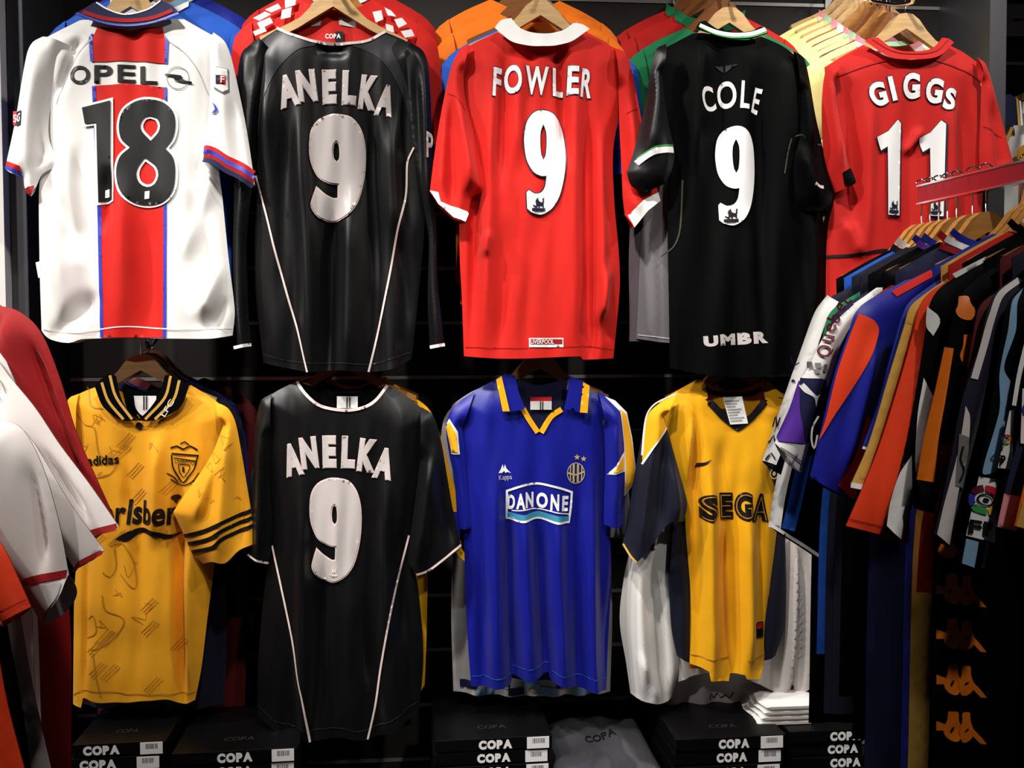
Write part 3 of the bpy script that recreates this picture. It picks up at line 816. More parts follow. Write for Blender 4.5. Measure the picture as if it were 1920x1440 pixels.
arm(at(1013, 0, 0).x, at(1013, -12, 0).z, 'the red white-collared jersey')

# ================================================================== upper row, black jersey with white piped collar
g = Garment('jersey', 'black short-sleeved jersey with white number 9 and striped cuffs on the upper row', W0, group='front jerseys on the upper row', base=(1385, 690), seed=41)
body = g.piece('body', [('s', [(1300,62),(1262,82),(1226,100)]), ('s', [(1226,100),(1228,200),(1250,300),(1252,450),(1254,560),(1256,690)]), ('o', [(1256,690),(1330,704),(1420,706),(1525,690)]),
    ('s', [(1525,690),(1545,560),(1544,420),(1524,320),(1515,200),(1500,112)]), ('s', [(1500,112),(1470,88),(1428,68)]), ('o', [(1428,68),(1395,80),(1355,78),(1322,66),(1300,62)])],
    BLACK2, T=.024, W=.08, drape=.006, folds=[(1310,90,1295,300,5,12),(1345,90,1350,300,-4,12),(1420,180,1430,690,-6,14),(1400,430,1398,700,5,16),(1480,110,1490,290,5,12),(1505,440,1520,690,-6,12)])
sl1 = g.piece('sleeve', [('s', [(1240,94),(1222,104),(1212,140),(1200,210),(1184,280),(1168,330)]), ('s', [(1168,330),(1176,354),(1200,368)]), ('s', [(1200,368),(1240,350)]), ('s', [(1240,350),(1252,320),(1256,290),(1246,250),(1238,200),(1232,150)]), ('o', [(1232,150),(1240,94)])],
    BLACK, T=.024, W=.045, lift=.046, folds=[(1222,150,1205,300,6,14)])
sl2 = g.piece('sleeve', [('s', [(1484,100),(1502,112),(1512,150),(1524,220),(1540,290),(1556,360)]), ('O', [(1556,360),(1540,400),(1500,398)]), ('s', [(1500,398),(1484,380),(1474,330),(1478,270),(1490,180)]), ('o', [(1490,180),(1484,100)])],
    BLACK2, T=.022, W=.045, lift=.016, folds=[(1500,160,1510,280,6,9),(1490,290,1520,380,7,10)])
g.decal(sl1, [[stroke([(1183,316),(1196,306),(1215,296),(1252,290)], 11)]], WHITE, 'cuff_stripe', lift=.003, parent=sl1.obj)
g.decal(sl1, [[stroke([(1184,307),(1196,299),(1216,288),(1252,282)], 2.2)]], PRINTGN, 'cuff_stripe', lift=.0034, parent=sl1.obj)
g.decal(sl2, [[stroke([(1510,352),(1520,356),(1532,356)], 6)]], OFFW, 'cuff_stripe', lift=.003, parent=sl2.obj)
coll = g.piece('collar', [('o', [(1298,62),(1306,48),(1318,44)]), ('o', [(1318,44),(1340,62),(1370,68),(1400,66),(1420,56)]), ('o', [(1420,56),(1428,60),(1432,70)]), ('o', [(1432,70),(1400,82),(1360,82),(1325,72),(1298,62)])], BLACK2, T=0, W=.02, lift=0.020, tilt=.35, back=0, noise=0)
g.decal(coll, [[stroke([(1306,54),(1335,68),(1365,74),(1400,72),(1428,62)], 8)]], WHITE, 'collar_stripe', parent=coll.obj)
g.decal(coll, [[stroke([(1308,60),(1335,74),(1365,80),(1400,78),(1430,68)], 2.2)]], PRINTGN, 'collar_stripe', parent=coll.obj, lift=.002)
for pts, pc in (([(1474,266),(1486,263),(1505,268),(1530,278)], body), ([(1474,266),(1468,290),(1462,330)], body), ([(1238,482),(1262,462),(1272,430),(1276,340)], body)):
    g.decal(pc, [[stroke(pts, 2.5)]], OLIVE, 'piping', lift=.026 if pts[1][0] == 1486 else .002)
g.decal(body, [[[(1337,128),(1352,128),(1353,140)]], [[(1356,140),(1356,128),(1376,127)]]], GREYP, 'neck_emblem', lift=.002)
put_letters(g, body, [('C',1322,191,30,46,-15),('O',1358,182,31,51,-4),('L',1390,184,18,51,4),('E',1414,193,15,48,12)], PRINTW, bold=.02)
r9 = fit(NINE_B, 1337, 242, 1411, 426, NINE_B_BOX)
g.decal(body, [r9], PRINTW, 'digit', lift=.0045); g.decal(body, crest_lion(1363, 407, 27, 30), PRINTK, 'league_lion', lift=.006)
put_letters(g, body, [('U',1326,640,25,20,-4),('M',1358,637,31,21,-4),('B',1389,635,23,22,-4),('R',1418,633,28,22,-4)], PRINTS, bold=.07)
hang(1366, 44, .012, 'wooden hanger in the black striped-cuff jersey', WOOD)
jersey_behind('green jersey directly behind the black striped-cuff jersey', (1350, 54), .085, GREEN, seed=15)
jersey_behind('red jersey nearer the front of two behind the green jersey', (1330, 30), .15, RED2, collar=[GREEN, GREEN], seed=16)
jersey_behind('red jersey hanging farthest back behind the green jersey', (1312, 20), .21, RED2, collar=[GREEN, GREEN], seed=17)
for i, (x, y, Y, w) in enumerate(((1352,28,.09,'green jersey'),(1326,14,.155,'nearer red jersey'),(1308,4,.215,'farthest red jersey'))):
    hang(x, y, Y, 'brown wooden hanger in the %s behind the black striped-cuff one' % w, WOOD3)
for nm, poly, m, Y in (('mauve grey', [(1240,120),(1184,400),(1180,640),(1420,640),(1420,120)], MAUVE, .062), ('light grey', [(1244,120),(1206,400),(1193,635),(1420,648),(1420,120)], GREY, .048)):
    gg = Garment('jersey', nm + ' jersey whose side hangs out between the red and black jerseys', wallframe(Y), group='jerseys hanging behind the front ones', base=(1300, 640), seed=len(nm))
    bb = gg.piece('body', [('s', poly[:3]), ('o', [poly[2], (1250,643) if m is GREY else (1250, 640), poly[3]]), ('s', [poly[3], (1440,400), poly[4]]), ('o', [poly[4], (1300,100), poly[0]])], m, T=.012, W=.05, drape=.004, h=.014, folds=[(1215,420,1225,640,6,9)])
    gg.decal(bb, [[stroke([(1196,628),(1260,636)], 2)]], OFFW, 'hem_stitching')
arm(at(1366, 0, 0).x, at(1366, 0, 0).z, 'the black striped-cuff jersey')

# ================================================================== upper row, red jersey with number 11
g = Garment('jersey', 'red crew-neck jersey with white number 11 and black cuffs on the upper row', W0, group='front jerseys on the upper row', base=(1680, 640), seed=51)
body = g.piece('body', [('s', [(1618,84),(1582,104),(1546,126)]), ('s', [(1546,126),(1556,220),(1572,330),(1552,430),(1548,560),(1545,640)]), ('o', [(1545,640),(1660,646),(1800,640)]),
    ('s', [(1800,640),(1835,500),(1842,380),(1845,250),(1836,120)]), ('s', [(1836,120),(1806,98),(1774,82)]), ('o', [(1774,82),(1745,108),(1700,118),(1655,112),(1618,84)])],
    RED2, T=.026, W=.08, drape=.003, folds=[(1580,150,1600,420,-6,14),(1620,200,1612,480,5,12),(1690,290,1715,250,5,7),(1700,200,1690,470,-4,16),(1800,180,1812,480,-7,14),(1770,200,1775,420,5,12),(1580,420,1600,480,6,10)])
sl1 = g.piece('sleeve', [('s', [(1562,118),(1546,128),(1538,160),(1535,220),(1540,300),(1560,364)]), ('O', [(1560,364),(1590,350),(1586,318)]), ('s', [(1586,318),(1576,270),(1564,210),(1560,160)]), ('o', [(1560,160),(1562,118)])], RED2, T=.022, W=.04, lift=.018, folds=[(1552,150,1562,310,6,8)])
sl2 = g.piece('sleeve', [('s', [(1824,112),(1840,124),(1852,160),(1868,220),(1884,280),(1898,330)]), ('O', [(1898,330),(1870,352),(1832,350)]), ('s', [(1832,350),(1828,290),(1830,220),(1832,160)]), ('o', [(1832,160),(1824,112)])], RED2, T=.022, W=.04, lift=.018, folds=[(1850,200,1866,330,-6,10)])
g.decal(sl1, [[[(1565,330),(1587,318),(1592,348),(1578,355),(1570,352)]]], BLACK2, 'cuff', lift=.003, parent=sl1.obj)
for pts in ([(1658,118),(1620,128),(1568,145)], [(1740,118),(1790,134),(1830,150)]): g.decal(body, [[stroke(pts, 2)]], DRED, 'yoke_seam', lift=.0018)
g.decal(sl2, [[stroke([(1832,242),(1850,250),(1866,262)], 1.6)]], DRED, 'seam', lift=.002, parent=sl2.obj)
coll = g.piece('collar', [('o', [(1612,84),(1622,78),(1638,76)]), ('o', [(1638,76),(1665,100),(1700,105),(1735,98),(1758,76)]), ('o', [(1758,76),(1770,78),(1778,86)]), ('o', [(1778,86),(1745,114),(1700,121),(1655,116),(1612,84)])], RED2, T=0, W=.02, lift=0.021, tilt=.35, back=0, noise=0)
g.decal(coll, [[stroke([(1626,80),(1660,104),(1700,110),(1740,104),(1768,80)], 1.6)]], DRED, 'collar_seam', parent=coll.obj)
g.decal(body, [[stroke([(1548,482),(1600,480),(1645,472),(1700,476),(1800,476)], 6)]], PRINTK, 'hem_piping', lift=.002)
put_letters(g, body, [('G',1635,183,33,45,-16),('I',1663,172,9,46,-13),('G',1698,167,31,48,0),('G',1740,176,31,47,9),('S',1768,192,21,42,15)], PRINTW, PRINTN, bold=.045, o=.03)
o1 = [(1672,230),(1679,237),(1676,407),(1653,406),(1652,280),(1639,288),(1630,264),(1653,252)]
o1 = [tuple(p) for p in catmull_lin(o1 + [o1[0]], 9)[:-1]]
o2 = [(p[0] + 79, p[1] + 2) for p in o1]
for o_ in (o1, o2):
    g.decal(body, [[grow([(p[0]+1.2, p[1]+1) for p in o_], 2.2)]], PRINTN, 'digit_outline', lift=.0042); g.decal(body, [[o_]], PRINTW, 'digit', lift=.0062)
g.decal(body, crest_lion(1664, 391, 20, 28), PRINTN, 'league_lion', lift=.0078); g.decal(body, crest_lion(1741, 393, 20, 28), PRINTN, 'league_lion', lift=.0078)
hang(1697, 55, .012, 'pale wooden hanger in the red number 11 jersey')
for i in range(7):
    t = i / 6.0
    od = ('first', 'second', 'third', 'fourth', 'fifth', 'sixth', 'seventh')[i]
    jb = jersey_behind(od + ' pale yellow jersey counting back from the red number 11 jersey', (1668 - 74*t, 78 - 46*t), .07 + .036*i, PALEY, collar=[(PINK, MINT, PINK, WHITE)[i % 4], (WHITE, PINK, MINT)[i % 3]], group='pale yellow jerseys behind the red number 11 jersey', seed=60 + i)
    if i in (0, 2, 4):
        fr2 = jb.fr; q = np.array([(-.16,-.055),(-.13,-.04),(-.10,-.045),(-.125,-.06)]); v, f = triangulate([[q]], .01)
        make('shoulder_fleck', fr2.w(v, np.full(len(v), .024)), f.tolist(), PRINTO, jb.root)
    hang(1668 - 74*t + (6 if i else 0), 52 - 52*t, .075 + .036*i, 'wooden hanger in the %s pale yellow jersey counting back from the red one' % od, (WOOD3, WOOD2, WOOD3, WOOD2, WOOD, WOOD, WOOD)[i], group='hangers of the pale yellow jerseys')
arm(at(1697, 0, 0).x, at(1697, 14, 0).z, 'the red number 11 jersey')

# white jersey in the next bay
g = jersey_behind('white jersey with navy and gold collar in the next bay beyond the upright', (1990, 185), .28, WHITE, collar=None, group='jerseys hanging behind the front ones', seed=77)
fr = wallframe(.25)
flat_on(fr, [[[(1880,180),(1890,178),(1912,196),(1910,236),(1882,238),(1878,210)]]], NAVY, 'collar', .01, g.root)
flat_on(fr, [[[(1900,186),(1904,188),(1908,236),(1904,238)]]], GOLD, 'collar_stripe', .012, g.root)
flat_on(fr, [[[(1906,190),(1909,192),(1913,236),(1909,238)]]], OFFW, 'collar_stripe', .012, g.root)
flat_on(fr, [[[(1880,262),(1890,240),(1896,240),(1886,268)]]], GOLD, 'placket', .012, g.root)
flat_on(fr, [[ring_of([(1902,285),(1912,274),(1930,272)], [(1930,272),(1930,300),(1903,300),(1902,285)])]], OCHRE, 'chest_print', .012, g.root)
hang(1985, 150, .29, 'wooden hanger of the white jersey in the next bay', WOOD2)
arm(at(1985, 0, .2).x, at(1985, 110, .2).z, 'the white jersey in the next bay')
# ================================================================== lower row, amber jersey with black striped collar
L0 = wallframe(0.045)
GL = 'front jerseys on the lower row'
g = Garment('jersey', 'amber yellow jersey with black striped collar and cuffs on the lower row', L0, group=GL, base=(260, 1312), seed=71)
body = g.piece('body', [('s', [(190,722),(160,733),(133,746)]), ('s', [(133,746),(140,850),(150,960),(140,1100),(138,1200),(137,1320)]), ('O', [(137,1320),(157,1322),(160,1304)]), ('o', [(160,1304),(195,1312),(262,1308),(320,1306),(345,1317),(366,1312)]),
    ('s', [(366,1312),(378,1250),(390,1150),(404,1040),(412,930),(420,850),(430,775)]), ('s', [(430,775),(400,748),(358,722)]), ('o', [(358,722),(340,765),(302,786),(268,788),(236,782),(205,760),(190,722)])],
    YEL, T=.026, W=.07, drape=.004, folds=[(300,830,296,1000,8,12),(340,920,346,1310,-12,9),(355,1040,358,1300,8,8),(225,1000,228,1300,-4,14),(270,880,262,1300,-5,14),(165,1000,162,1310,-6,8),(240,820,250,960,-5,12)],
    back_runs=[('s', [(190,722),(160,733),(133,746)]), ('s', [(133,746),(150,960),(140,1100),(137,1320)]), ('o', [(137,1320),(366,1312)]), ('s', [(366,1312),(390,1150),(404,1040),(420,850),(430,775)]), ('s', [(430,775),(400,748),(358,722)]), ('o', [(358,722),(320,735),(268,740),(225,735),(190,722)])])
sl = g.piece('sleeve', [('s', [(408,752),(432,764),(446,790),(458,850),(468,910),(476,960),(483,1014)]), ('o', [(483,1014),(456,1024),(432,1046),(408,1044),(386,1052)]), ('s', [(386,1052),(368,1034),(348,992),(331,956)]), ('s', [(331,956),(352,924),(380,886),(404,846),(424,796)]), ('o', [(424,796),(408,752)])],
    YEL, T=.026, W=.05, lift=.028, folds=[(436,800,420,1030,7,12),(410,860,378,960,6,9),(452,850,462,1010,-5,9)])
for a, b in ((1000, 952), (1015, 966), (1030, 981)):
    q = 352 + (a - 1000) * .45
    g.decal(sl, [[stroke([(q,a),(q+45,a-14),(430,(a+b)/2-6),(479,b)], 7)]], PRINTK, 'sleeve_stripe', lift=.002, parent=sl.obj)
slh = g.piece('sleeve', [('s', [(150,738),(130,748),(116,800),(106,880),(98,960)]), ('o', [(98,960),(150,1010)]), ('s', [(150,1010),(158,940),(150,850)]), ('o', [(150,850),(150,738)])], YEL, T=.02, W=.04, lift=.006)
# collar: two standing bands with amber stripes and a button
for sd, pts, stripes in ((-1, [('o', [(188,722),(196,714),(214,700),(228,704)]), ('o', [(228,704),(236,740),(250,768),(268,786)]), ('o', [(268,786),(240,786),(205,762),(188,722)])], ([(202,716),(214,750),(242,784)], [(217,703),(228,742),(258,784)])),
                         (1, [('o', [(268,786),(290,764),(308,736),(318,703)]), ('o', [(318,703),(334,702),(350,712),(362,724)]), ('o', [(362,724),(346,762),(306,784),(268,786)])], ([(345,712),(334,748),(300,784)], [(329,704),(318,744),(282,784)]))):
    c = g.piece('collar', pts, PRINTK if False else BLACK2, T=.004, W=.01, lift=.034, back=0, noise=0)
    for st in stripes: g.decal(c, [[stroke(st, 5)]], GOLD, 'collar_stripe', parent=c.obj)
    if sd == 1: put_word(g, c, PRINTW, 'LFC', 306, 758, 340, 768, bold=.0, rot=-58)
g.decal(body, [[ellipse(268,796,6.5,6.5)]], PRINTK, 'button', lift=.004)
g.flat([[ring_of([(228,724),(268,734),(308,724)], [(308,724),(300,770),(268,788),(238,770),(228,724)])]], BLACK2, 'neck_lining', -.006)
g.flat([[ring_of([(252,742),(294,742)], [(294,742),(292,764),(272,780),(256,766),(252,742)])]], PRINTW, 'neck_label', .004)
g.flat([[rect(270,742,272.5,768)], [rect(275,742,277.5,768)]], PRINTK, 'label_lines', .006)
# tonal print
rng = random.Random(5); sk = []
for k in range(34):
    x = rng.uniform(165, 325); y = rng.uniform(760, 1290)
    if k % 2:
        for j in range(3): sk.append([stroke([(x+j*5, y+j*3), (x+26+j*5, y-26+j*3)], 1.3, smooth=False)])
    else:
        sk.append([stroke([(x + rng.uniform(-14,14), y + rng.uniform(-16,16)) for _ in range(5)], 1.2)])
sk = [r for r in sk]
for big in ([(165,725),(178,760),(200,765)], [(140,765),(165,795),(185,800),(195,850),(225,860),(215,885),(190,893)], [(212,1020),(235,1015),(255,1050),(258,1100),(230,1072)], [(220,1025),(222,1060),(212,1078),(200,1068)], [(198,1110),(205,1140),(238,1158),(220,1190),(190,1210),(168,1215)], [(168,1160),(180,1150),(186,1180),(165,1195)], [(180,1220),(186,1260),(195,1300)]):
    sk.append([stroke(big, 2.2)])
g.decal(body, sk, OCHRE, 'tonal_print', lift=.0012)['kind'] = 'stuff'
sk2 = []
for k in range(9):
    x = rng.uniform(385, 450); y = rng.uniform(800, 945); sk2.append([stroke([(x+rng.uniform(-12,12), y+rng.uniform(-14,14)) for _ in range(4)], 1.2)])
g.decal(sl, sk2, OCHRE, 'tonal_print', lift=.0012, parent=sl.obj)['kind'] = 'stuff'
put_word(g, body, PRINTK, 'adidas', 172, 851, 229, 869, bold=.03, rot=-3)
# sponsor word and swash
put_word(g, body, PRINTK, 'Carlsberg', 168, 934, 362, 994, bold=.032, shear=.06)
g.decal(body, [[ring_of([(221,1008),(240,996),(268,987),(296,990),(322,998),(344,997)], [(344,997),(330,1005),(312,1005),(290,999),(268,996),(246,1010),(221,1008)])]], PRINTK, 'sponsor_swash', lift=.002)
g.decal(body, [[ellipse(334,930,8,5)], [[(330,934),(338,934),(334,943)]]], PRINTK, 'sponsor_leaf', lift=.002)
# crest
cr = [[stroke([(328,848),(378,852)], 3)], [stroke([(328,850),(330,872),(338,890),(347,903),(358,892),(370,876),(376,853)], 2.6)], [stroke([(332,856),(374,862)], 2)], [stroke([(340,868),(342,884),(348,893),(358,882),(361,870),(340,868)], 1.8)], [rect(347,873,351,883)],
      [stroke([(326,838),(338,834),(350,840),(362,834),(376,842)], 3)], [stroke([(344,830),(352,826),(360,832)], 2.4)], [stroke([(320,884),(332,892),(338,902)], 2)], [stroke([(378,884),(370,896),(362,904)], 2)], [stroke([(326,895),(345,908),(372,898)], 2)]]
g.decal(body, cr, PRINTK, 'crest', lift=.002)
put_word(g, body, PRINTK, 'LIVERPOOL', 334, 860, 374, 868, bold=.0, rot=6)
g.decal(body, [[stroke([(137,1302),(160,1290),(262,1294),(330,1296),(368,1296)], 1.6)]], OCHRE, 'hem_stitching', lift=.0018)
hang(265, 694, .055, 'wooden hanger in the amber jersey on the lower row', WOOD)
def lower_body(label, Y, xl0, xr0, top, bot, mat, seed, skew=0, longs=False, cuff=None):
    """plain jersey behind the lower row given by its visible sides in pixels"""
    f = wallframe(Y); gg = Garment('jersey', label, f, group='jerseys hanging behind the lower row', base=((xl0+xr0)/2, bot), seed=seed); xm = (xl0+xr0)/2; hw = (xr0-xl0)/2
    b = gg.piece('body', [('s', [(xm-62,top),(xm-115,top+22),(xm-150,top+45)]), ('s', [(xm-150,top+45),(xl0+4,top+250),(xl0,bot-150),(xl0+4,bot)]), ('o', [(xl0+4,bot),(xm,bot+6),(xr0-4,bot+skew)]), ('s', [(xr0-4,bot+skew),(xr0,bot-150),(xr0-4,top+250),(xm+150,top+45)]), ('s', [(xm+150,top+45),(xm+115,top+22),(xm+62,top)]), ('o', [(xm+62,top),(xm,top+24),(xm-62,top)])], mat, T=.014, W=.06, drape=.006, lam=.07, h=.014)
    for sg in (-1, 1):
        p = [(xm+sg*135,top+34),(xm+sg*165,top+70),(xm+sg*176,top+180),(xm+sg*184,top+280)]
        s_ = gg.piece('sleeve', [('s', p), ('o', [p[-1], (xm+sg*140,top+292)]), ('s', [(xm+sg*140,top+292),(xm+sg*130,top+200)]), ('o', [(xm+sg*130,top+200),p[0]])], mat, T=.014, W=.035, h=.016, lift=.003)
        if cuff: gg.decal(s_, [[stroke([p[-1], (xm+sg*140,top+292)], 8)]], cuff, 'cuff', parent=s_.obj)
    return gg, b
lower_body('dark navy jersey directly behind the amber jersey on the lower row', .11, 150, 425, 715, 1320, NAVY2, 81)
lower_body('blue jersey second behind the amber jersey on the lower row', .16, 165, 415, 712, 1308, BLUE, 82)
lower_body('maroon jersey farthest behind the amber jersey on the lower row', .22, 180, 462, 708, 1350, MAUVE if False else MAROON, 83)
for i, (dx, Y, w) in enumerate(((6, .12, 'dark navy'), (12, .17, 'blue'), (18, .23, 'maroon'))): hang(268 + dx, 694 - 5*i, Y, 'wooden hanger in the %s jersey behind the amber jersey' % w, WOOD3)
arm(at(266, 0, .045).x, at(266, 650, .045).z, 'the amber jersey', y=.045)

# ================================================================== lower row, black short-sleeved jersey
L1 = wallframe(0.03)
g = Garment('jersey', 'black short-sleeved jersey with dull silver number 9 on the lower row', L1, group=GL, base=(640, 1378), seed=91)
body = g.piece('body', [('s', [(556,715),(525,730),(496,748)]), ('s', [(496,748),(500,860),(508,1000),(494,1120),(484,1240),(482,1340)]), ('o', [(482,1340),(530,1366),(585,1380),(640,1376),(692,1378),(740,1364),(786,1332)]),
    ('s', [(786,1332),(794,1230),(786,1120),(772,1020),(790,900),(806,780)]), ('s', [(806,780),(770,748),(728,722)]), ('o', [(728,722),(705,750),(680,764),(648,769),(604,760),(576,738),(556,715)])],
    BLACK, T=.024, W=.08, drape=.007, lam=.075, folds=[(565,900,575,1370,7,12),(610,1080,590,1370,-7,10),(690,890,700,1300,-6,12),(725,900,725,1200,6,10),(655,1090,660,1370,5,14),(760,1000,750,1200,-6,10)],
    back_runs=[('s', [(556,715),(525,730),(496,748)]), ('s', [(496,748),(508,1000),(484,1240),(482,1340)]), ('o', [(482,1340),(786,1332)]), ('s', [(786,1332),(786,1120),(772,1020),(806,780)]), ('s', [(806,780),(770,748),(728,722)]), ('o', [(728,722),(690,732),(648,734),(604,730),(556,715)])])
sl1 = g.piece('sleeve', [('s', [(510,738),(490,752),(480,800),(476,880),(472,960),(466,1040)]), ('o', [(466,1040),(505,1056)]), ('s', [(505,1056),(512,1000),(508,900),(510,820)]), ('o', [(510,820),(510,738)])], BLACK, T=.02, W=.04, lift=.008, folds=[(492,800,488,1030,6,9)])
sl2 = g.piece('sleeve', [('s', [(790,762),(812,778),(826,820),(838,890),(850,960),(864,1020)]), ('o', [(864,1020),(840,1036),(805,1062),(782,1074)]), ('s', [(782,1074),(766,1048),(768,1015),(778,940),(788,860)]), ('o', [(788,860),(790,762)])], BLACK, T=.024, W=.045, lift=.020, folds=[(806,860,784,1040,8,12),(832,880,845,1010,-6,10)])
g.decal(sl2, [[stroke([(864,1018),(840,1034),(805,1061),(782,1073)], 4)]], PIPE, 'cuff_piping', lift=.003, parent=sl2.obj)
g.decal(sl1, [[stroke([(466,1038),(505,1054)], 4)]], PIPE, 'cuff_piping', lift=.003, parent=sl1.obj)
g.decal(body, [[stroke([(557,715),(576,739),(604,760),(648,768),(682,763),(705,750),(727,722)], 5.5)]], PIPE, 'collar_piping', lift=.003)
g.decal(body, [[stroke([(511,1022),(530,1100),(550,1190),(562,1260),(572,1300),(585,1380)], 3.6)]], PIPE, 'side_piping', lift=.003)
g.decal(body, [[stroke([(767,1003),(745,1090),(730,1160),(714,1250),(704,1320),(691,1377)], 3.6)]], PIPE, 'side_piping', lift=.003)
g.decal(body, [[stroke([(484,1322),(530,1348),(585,1360),(640,1357),(700,1358),(784,1314)], 1.6)]], GREYP, 'hem_stitching', lift=.002)
put_letters(g, body, [('A',551,860,33,58,-12),('N',582,847,31,57,-7),('E',620,845,24,58,-1),('L',655,846,24,58,2),('K',690,852,32,60,7),('A',721,867,34,56,10)], PRINTS, PIPE, bold=.055, o=.02)
n9 = fit(NINE_A, 586, 895, 677, 1084, NINE_A_BOX)
g.decal(body, [[grow(n9[0], 2.5), grow(n9[1], -2.5)]], PIPE, 'digit_outline', lift=.0042); g.decal(body, [n9], PRINTS, 'digit', lift=.0062)
g.decal(body, crest_lion(628, 1064, 15, 22), PIPE, 'league_lion', lift=.0078)
g.flat([[ring_of([(560,722),(648,738),(724,726)], [(724,726),(690,752),(648,766),(606,756),(560,722)])]], BLACK2, 'neck_lining', -.004)
g.flat([[rect(632,743,671,765)]], PRINTW, 'neck_label', .004); g.flat([[rect(650,744,652,764)], [rect(655,744,657,764)]], PRINTK, 'label_lines', .006)
hang(645, 690, .045, 'wooden hanger in the black jersey on the lower row', WOOD2)
# yellow and blue jersey behind
fq = wallframe(.085)
g = Garment('jersey', 'yellow jersey with navy banded sleeve behind the black jersey on the lower row', fq, group='jerseys hanging behind the lower row', base=(660, 1300), seed=95)
bb = g.piece('body', [('s', [(600,700),(560,716),(530,740)]), ('s', [(530,740),(520,1000),(516,1200),(520,1300)]), ('o', [(520,1300),(660,1306),(785,1302)]), ('s', [(785,1302),(796,1285),(802,1070),(800,900),(806,780)]), ('s', [(806,780),(760,736),(722,706)]), ('o', [(722,706),(660,725),(600,700)])], YEL2, T=.012, W=.05, h=.014, drape=.004)
s2 = g.piece('sleeve', [('s', [(740,722),(800,762),(820,800),(840,870),(868,960),(888,1035)]), ('O', [(888,1035),(872,1050),(850,1030)]), ('s', [(850,1030),(836,960),(815,880),(806,820)]), ('o', [(806,820),(740,722)])], YEL2, T=.016, W=.04, h=.012, lift=.006)
g.decal(s2, [[[(838,958),(868,956),(880,998),(848,1016)]]], BLUE, 'sleeve_band', parent=s2.obj, lift=.002)
s1 = g.piece('sleeve', [('s', [(580,716),(520,750),(500,820),(480,960)]), ('o', [(480,960),(520,980)]), ('s', [(520,980),(540,860)]), ('o', [(540,860),(580,716)])], YEL2, T=.014, W=.04, h=.016, lift=.006)
hang(652, 688, .095, 'wooden hanger in the yellow navy-banded jersey', WOOD3)
fq = wallframe(.062)
g = Garment('jersey', 'charcoal long-sleeved jersey with white cuff between the black and blue jerseys', fq, group='jerseys hanging behind the lower row', base=(660, 1360), seed=96)
bb = g.piece('body', [('s', [(590,706),(550,722),(520,745)]), ('s', [(520,745),(510,1000),(506,1200),(510,1360)]), ('o', [(510,1360),(660,1366),(770,1358)]), ('s', [(770,1358),(776,1200),(770,1000),(800,790)]), ('s', [(800,790),(750,742),(716,710)]), ('o', [(716,710),(655,730),(590,706)])], BLACK2, T=.01, W=.05, h=.014, drape=.004)
s2 = g.piece('sleeve', [('s', [(770,760),(808,790),(828,860),(842,920),(862,1018)]), ('o', [(862,1018),(846,1028)]), ('s', [(846,1028),(835,980),(815,900),(800,830)]), ('o', [(800,830),(770,760)])], GREYP, T=.012, W=.03, h=.012, lift=.006)
g.decal(s2, [[stroke([(862,1015),(846,1024)], 9)]], PRINTW, 'cuff', parent=s2.obj, lift=.003)
s1 = g.piece('sleeve', [('s', [(540,730),(505,760),(492,860),(480,980)]), ('o', [(480,980),(462,1000)]), ('s', [(462,1000),(470,900),(500,800)]), ('o', [(500,800),(540,730)])], GREYP, T=.012, W=.03, h=.014, lift=.006)
hang(650, 692, .07, 'wooden hanger in the charcoal long-sleeved jersey', WOOD3)
arm(at(645, 0, .04).x, at(645, 650, .04).z, 'the black lower jersey', y=.045)

# ================================================================== lower row, deep blue polo jersey
L2 = wallframe(0.045)
g = Garment('jersey', 'deep blue polo-collar jersey with yellow collar stripes on the lower row', L2, group=GL, base=(1010, 1288), seed=101)
body = g.piece('body', [('s', [(928,712),(895,730),(862,752)]), ('s', [(862,752),(866,860),(870,1000),(874,1150),(883,1286)]), ('O', [(883,1286),(958,1280),(961,1264)]), ('o', [(961,1264),(990,1268),(1028,1258)]), ('o', [(1028,1258),(1032,1272),(1065,1280),(1100,1290),(1137,1293)]),
    ('s', [(1137,1293),(1134,1200),(1146,1060),(1136,960),(1138,860),(1146,765)]), ('s', [(1146,765),(1125,742),(1100,724)]), ('o', [(1100,724),(1052,766),(1008,808)]), ('o', [(1008,808),(980,764),(928,712)])],
    BLUE3, T=.026, W=.07, drape=.005, lam=.07, folds=[(930,880,925,1270,8,11),(955,960,960,1280,-12,9),(985,960,990,1265,8,10),(1015,980,1020,1260,-11,10),(1045,960,1050,1280,9,11),(1085,900,1082,1290,-9,11),(1110,900,1112,1280,6,9),(900,900,905,1280,-5,10)],
    back_runs=[('s', [(928,712),(895,730),(862,752)]), ('s', [(862,752),(870,1000),(883,1286)]), ('o', [(883,1275),(1137,1285)]), ('s', [(1137,1285),(1146,1060),(1138,860),(1146,765)]), ('s', [(1146,765),(1125,742),(1100,724)]), ('o', [(1100,724),(1010,738),(928,712)])])
sl2 = g.piece('sleeve', [('s', [(1118,732),(1150,752),(1170,772),(1180,820),(1188,880),(1184,905)]), ('s', [(1184,905),(1170,930),(1168,985)]), ('o', [(1168,985),(1150,985),(1129,980)]), ('s', [(1129,980),(1130,930),(1132,870),(1130,800)]), ('o', [(1130,800),(1118,732)])], BLUE3, T=.024, W=.04, lift=.020, folds=[(1146,780,1144,975,6,10)])
sl1 = g.piece('sleeve', [('s', [(890,734),(862,752),(845,770),(836,800),(842,850),(852,900),(858,990)]), ('o', [(858,990),(885,990)]), ('s', [(885,990),(876,900),(872,850),(866,800)]), ('o', [(866,800),(890,734)])], BLUE3, T=.018, W=.035, lift=.008)
